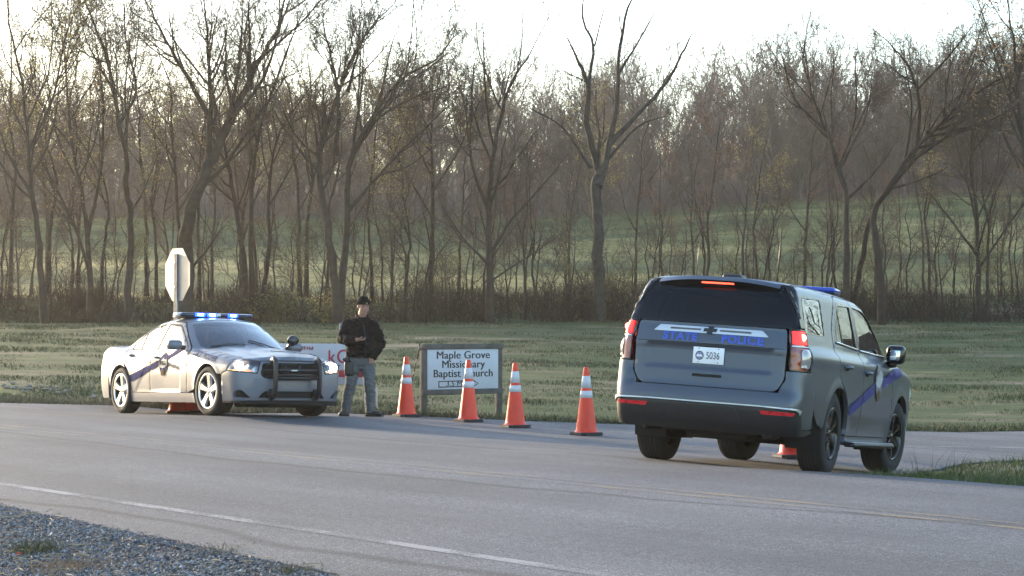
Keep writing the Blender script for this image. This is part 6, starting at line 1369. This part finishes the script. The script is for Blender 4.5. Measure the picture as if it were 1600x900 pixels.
    j.tube(arm_r[:-1] + [(-.045, -.292, 1.193)], [.092, .088, .084, .072, .056], 16); j.tube(arm_l[:-1] + [(.195, -.118, .97)], [.092, .090, .086, .076, .070], 16); j.ball((-.262, -.04, 1.20), .086); j.ball((.300, .02, 1.13), .088); j.ball((-.195, 0, 1.45), (.085, .09, .075)); j.ball((.185, 0, 1.43), (.085, .09, .075)); j.ball((.20, -.11, .95), (.075, .07, .08))
    jk = fused('jacket', j, .010, JK, t, 4, .010, 7, 1)
    c = MB(); a_ = np.linspace(math.radians(-35), math.radians(245), 22); hb = [(.022 + .090 * math.cos(q), -.004 + .085 * math.sin(q), 1.535 + .02 * math.sin(q)) for q in a_]
    V = []; 
    for (x, y, z) in hb: d = np.array([x - .022, y + .004, 0]); d /= np.linalg.norm(d); p = np.array([x, y, z]); V += [p - [0, 0, .02], p + [0, 0, .055] - d * .005, p + [0, 0, .052] + d * .010, p + d * .020 - [0, 0, .03]]
    k = len(hb); c.add(V, [(i*4+q, i*4+(q+1) % 4, (i+1)*4+(q+1) % 4, (i+1)*4+q) for i in range(k-1) for q in range(4)] + [(0, 1, 2, 3), (4*k-1, 4*k-2, 4*k-3, 4*k-4)], 0, True); c.build('collar', JK, jk)
    sh = MB(); sh.ball((.045, -.082, 1.485), (.036, .016, .060), 0, 12, 8); sh.build('shirt', mat('grey_shirt', (.22, .23, .25), .85), t)
    zp = MB(); zp.tube([(.055, -.128, 1.44), (.070, -.168, 1.34), (.085, -.192, 1.2), (.085, -.190, 1.0), (.080, -.172, .94)], .005, 5); zp.build('zip', mat('dull_zip', (.05, .05, .055), .4, .6), jk)
    pc = np.array([-.283, -.036, 1.40]); th = np.linspace(0, 2 * np.pi, 22, endpoint=False); n_ = np.array([-.70, -.70, .12]); n_ /= np.linalg.norm(n_); u_ = np.cross(n_, up); u_ /= np.linalg.norm(u_); v_ = np.cross(u_, n_)
    pm = MB()
    for q, (r_, off, k_) in enumerate(((.050, .022, 0), (.041, .026, 1), (.022, .030, 0), (.012, .033, 1))): base = pc + n_ * off; pm.add([base + u_ * r_ * .85 * math.cos(s) + v_ * r_ * math.sin(s) - n_ * .012 * (math.cos(s) ** 2) * r_ / .05 for s in th] + [base], [(i, (i + 1) % 22, 22) for i in range(22)], k_, True)
    pm.build('shoulder_patch', [mat('patch_grey_blue', (.15, .18, .21), .7), mat('patch_navy', (.07, .09, .14), .7)], jk)
    # trousers
    p = MB(); rings(p, [(.005, 0, .80, .150, .125), (.006, 0, .88, .182, .140), (.008, 0, .95, .180, .138), (.008, 0, 1.0, .172, .130)], 24)
    for lg in (leg_r, leg_l): q = [np.array(v) for v in lg]; q[-1] = q[-1] + np.array([0, .004, -.025]); p.tube(q, [.108, .104, .086, .078, .074], 16)
    p.ball((.0, 0, .80), (.13, .11, .10)); tr = fused('trousers', p, .010, PT, t, 4, .006, 5, 2)
    bl = MB(); th2 = np.linspace(0, 2 * np.pi, 33); bl.tube([(.008 + .186 * math.cos(q), .143 * math.sin(q), .925) for q in th2], .020, 6, flat=(.5, 1)); bl.build('belt', BT, t)
    # boots
    for lg, dx, dy in ((leg_r, -.055, -.175), (leg_l, .175, -.085)):
        f = np.array(lg[-1]); d = np.array([dx, dy, 0]); d /= np.linalg.norm(d); s = np.cross(d, up); b = MB(); f0 = np.array([f[0], f[1], 0])
        b.tube([f0 + [0, .01, .19], f0 + [0, .008, .10], f0 + [0, 0, .05]], [.058, .056, .052], 12); b.tube([f0 - d * .06 + [0, 0, .045], f0 + [0, 0, .055], f0 + d * .09 + [0, 0, .05], f0 + d * .17 + [0, 0, .042], f0 + d * .205 + [0, 0, .035]], [.040, .050, .052, .046, .030], 12)
        bo = fused('boot', b, .008, BT, t, 4)
        so = MB(); O = []
        for q, wv in ((-.098, .022), (-.07, .042), (0, .046), (.08, .052), (.15, .050), (.20, .036), (.228, .014)): O.append((q, wv))
        ou = [f0 + d * q + s * wv for q, wv in O] + [f0 + d * q - s * wv for q, wv in O[::-1]]; n = len(ou); so.add([v + np.array([0, 0, .001]) for v in ou] + [v + np.array([0, 0, .026]) for v in ou], [tuple(range(n)), tuple(range(2 * n - 1, n - 1, -1))] + [(i, i + n, (i + 1) % n + n, (i + 1) % n) for i in range(n)]); so.build('sole', CBASE, bo)
    # knit cap
    cp = MB(); secs = []
    for q in np.linspace(0, 1, 9): z = .030 + .128 * math.sin(q * math.pi / 2); r_ = math.cos(q * math.pi / 2) ** .75; secs.append((z, r_))
    n = 22; V = []; 
    for z, r_ in [(.022, 1.03), (.025, 1.06), (.075, 1.05), (.078, 1.01)] + [(z, max(r_, .02)) for z, r_ in [(.03 + (zz - .03), rr) for zz, rr in secs[3:]]]:
        for k in range(n): q = 2 * math.pi * k / n; V.append(L(.096 * r_ * math.cos(q), -.012 + .116 * r_ * math.sin(q) - .02 * (.08 - min(z, .08)) , z + (.018 * math.sin(q) if z < .08 else 0)))
    m_ = len(V) // n; cp.add(V, [(i*n+j, i*n+(j+1) % n, (i+1)*n+(j+1) % n, (i+1)*n+j) for i in range(m_-1) for j in range(n)] + [tuple((m_-1)*n + j for j in range(n))], 0, True)
    co = cp.build('knit_cap', mat('black_knit', (.008, .0075, .008), .95, 0, .4, 40, .5, 150, spec=.1), t)
    em = MB(); em.ball(L(0.012, .107, .058), (.017, .010, .012), 0, 10, 6); em.build('cap_emblem', mat('dull_gold', (.30, .24, .12), .5), co)
    # thigh holster and straps
    h = MB(); h.rbox((-.235, -.135, .635), (-.085, -.045, .86), .03, 0, 3); h.rbox((-.225, -.12, .84), (-.16, -.06, .95), .02, 0, 3); ho = h.build('holster', BT, t)
    g = MB(); g.rbox((-.255, -.115, .86), (-.205, -.075, .915), .014, 0, 2, M=Matrix.Translation((-.23, -.09, .88)) @ Matrix.Rotation(-.5, 4, 'Y') @ Matrix.Translation((.23, .09, -.88))); g.build('grip', mat('grip_black', (.02, .02, .02), .4), ho)
    st = MB(); st.tube([(-.125 + .112 * math.cos(q), -.01 + .112 * math.sin(q), .675) for q in np.linspace(0, 2 * np.pi, 25)], .016, 6, flat=(.4, 1)); st.build('strap', BT, ho)
    # the phone rests on the fingers: a thing of its own
    ph = empty('phone', (x0 + 1.03 * H(.085, 0, .012)[0], y0 + 1.03 * H(.085, 0, .012)[1], z0 + H(.085, 0, .012)[2]), label='black mobile phone in the man right hand', cat='phone')
    Mx = Matrix(((a[0], sd[0], un[0], 0), (a[1], sd[1], un[1], 0), (a[2], sd[2], un[2], 0), (0, 0, 0, 1)))
    q = MB(); q.rbox((-.060, -.038, -.0055), (.092, .038, .0055), .004, 0, 2); q.v = [np.array([(Mx @ Vector(v))[:] for v in q.v[0]])]; q.build('phone_case', TRIMB, ph)
    q = MB(); q.rbox((-.054, -.034, .0056), (.086, .034, .0066), .0004, 0, 1); q.v = [np.array([(Mx @ Vector(v))[:] for v in q.v[0]])]; q.build('screen', mat('dark_screen', (.03, .035, .045), .1), ph)
person()
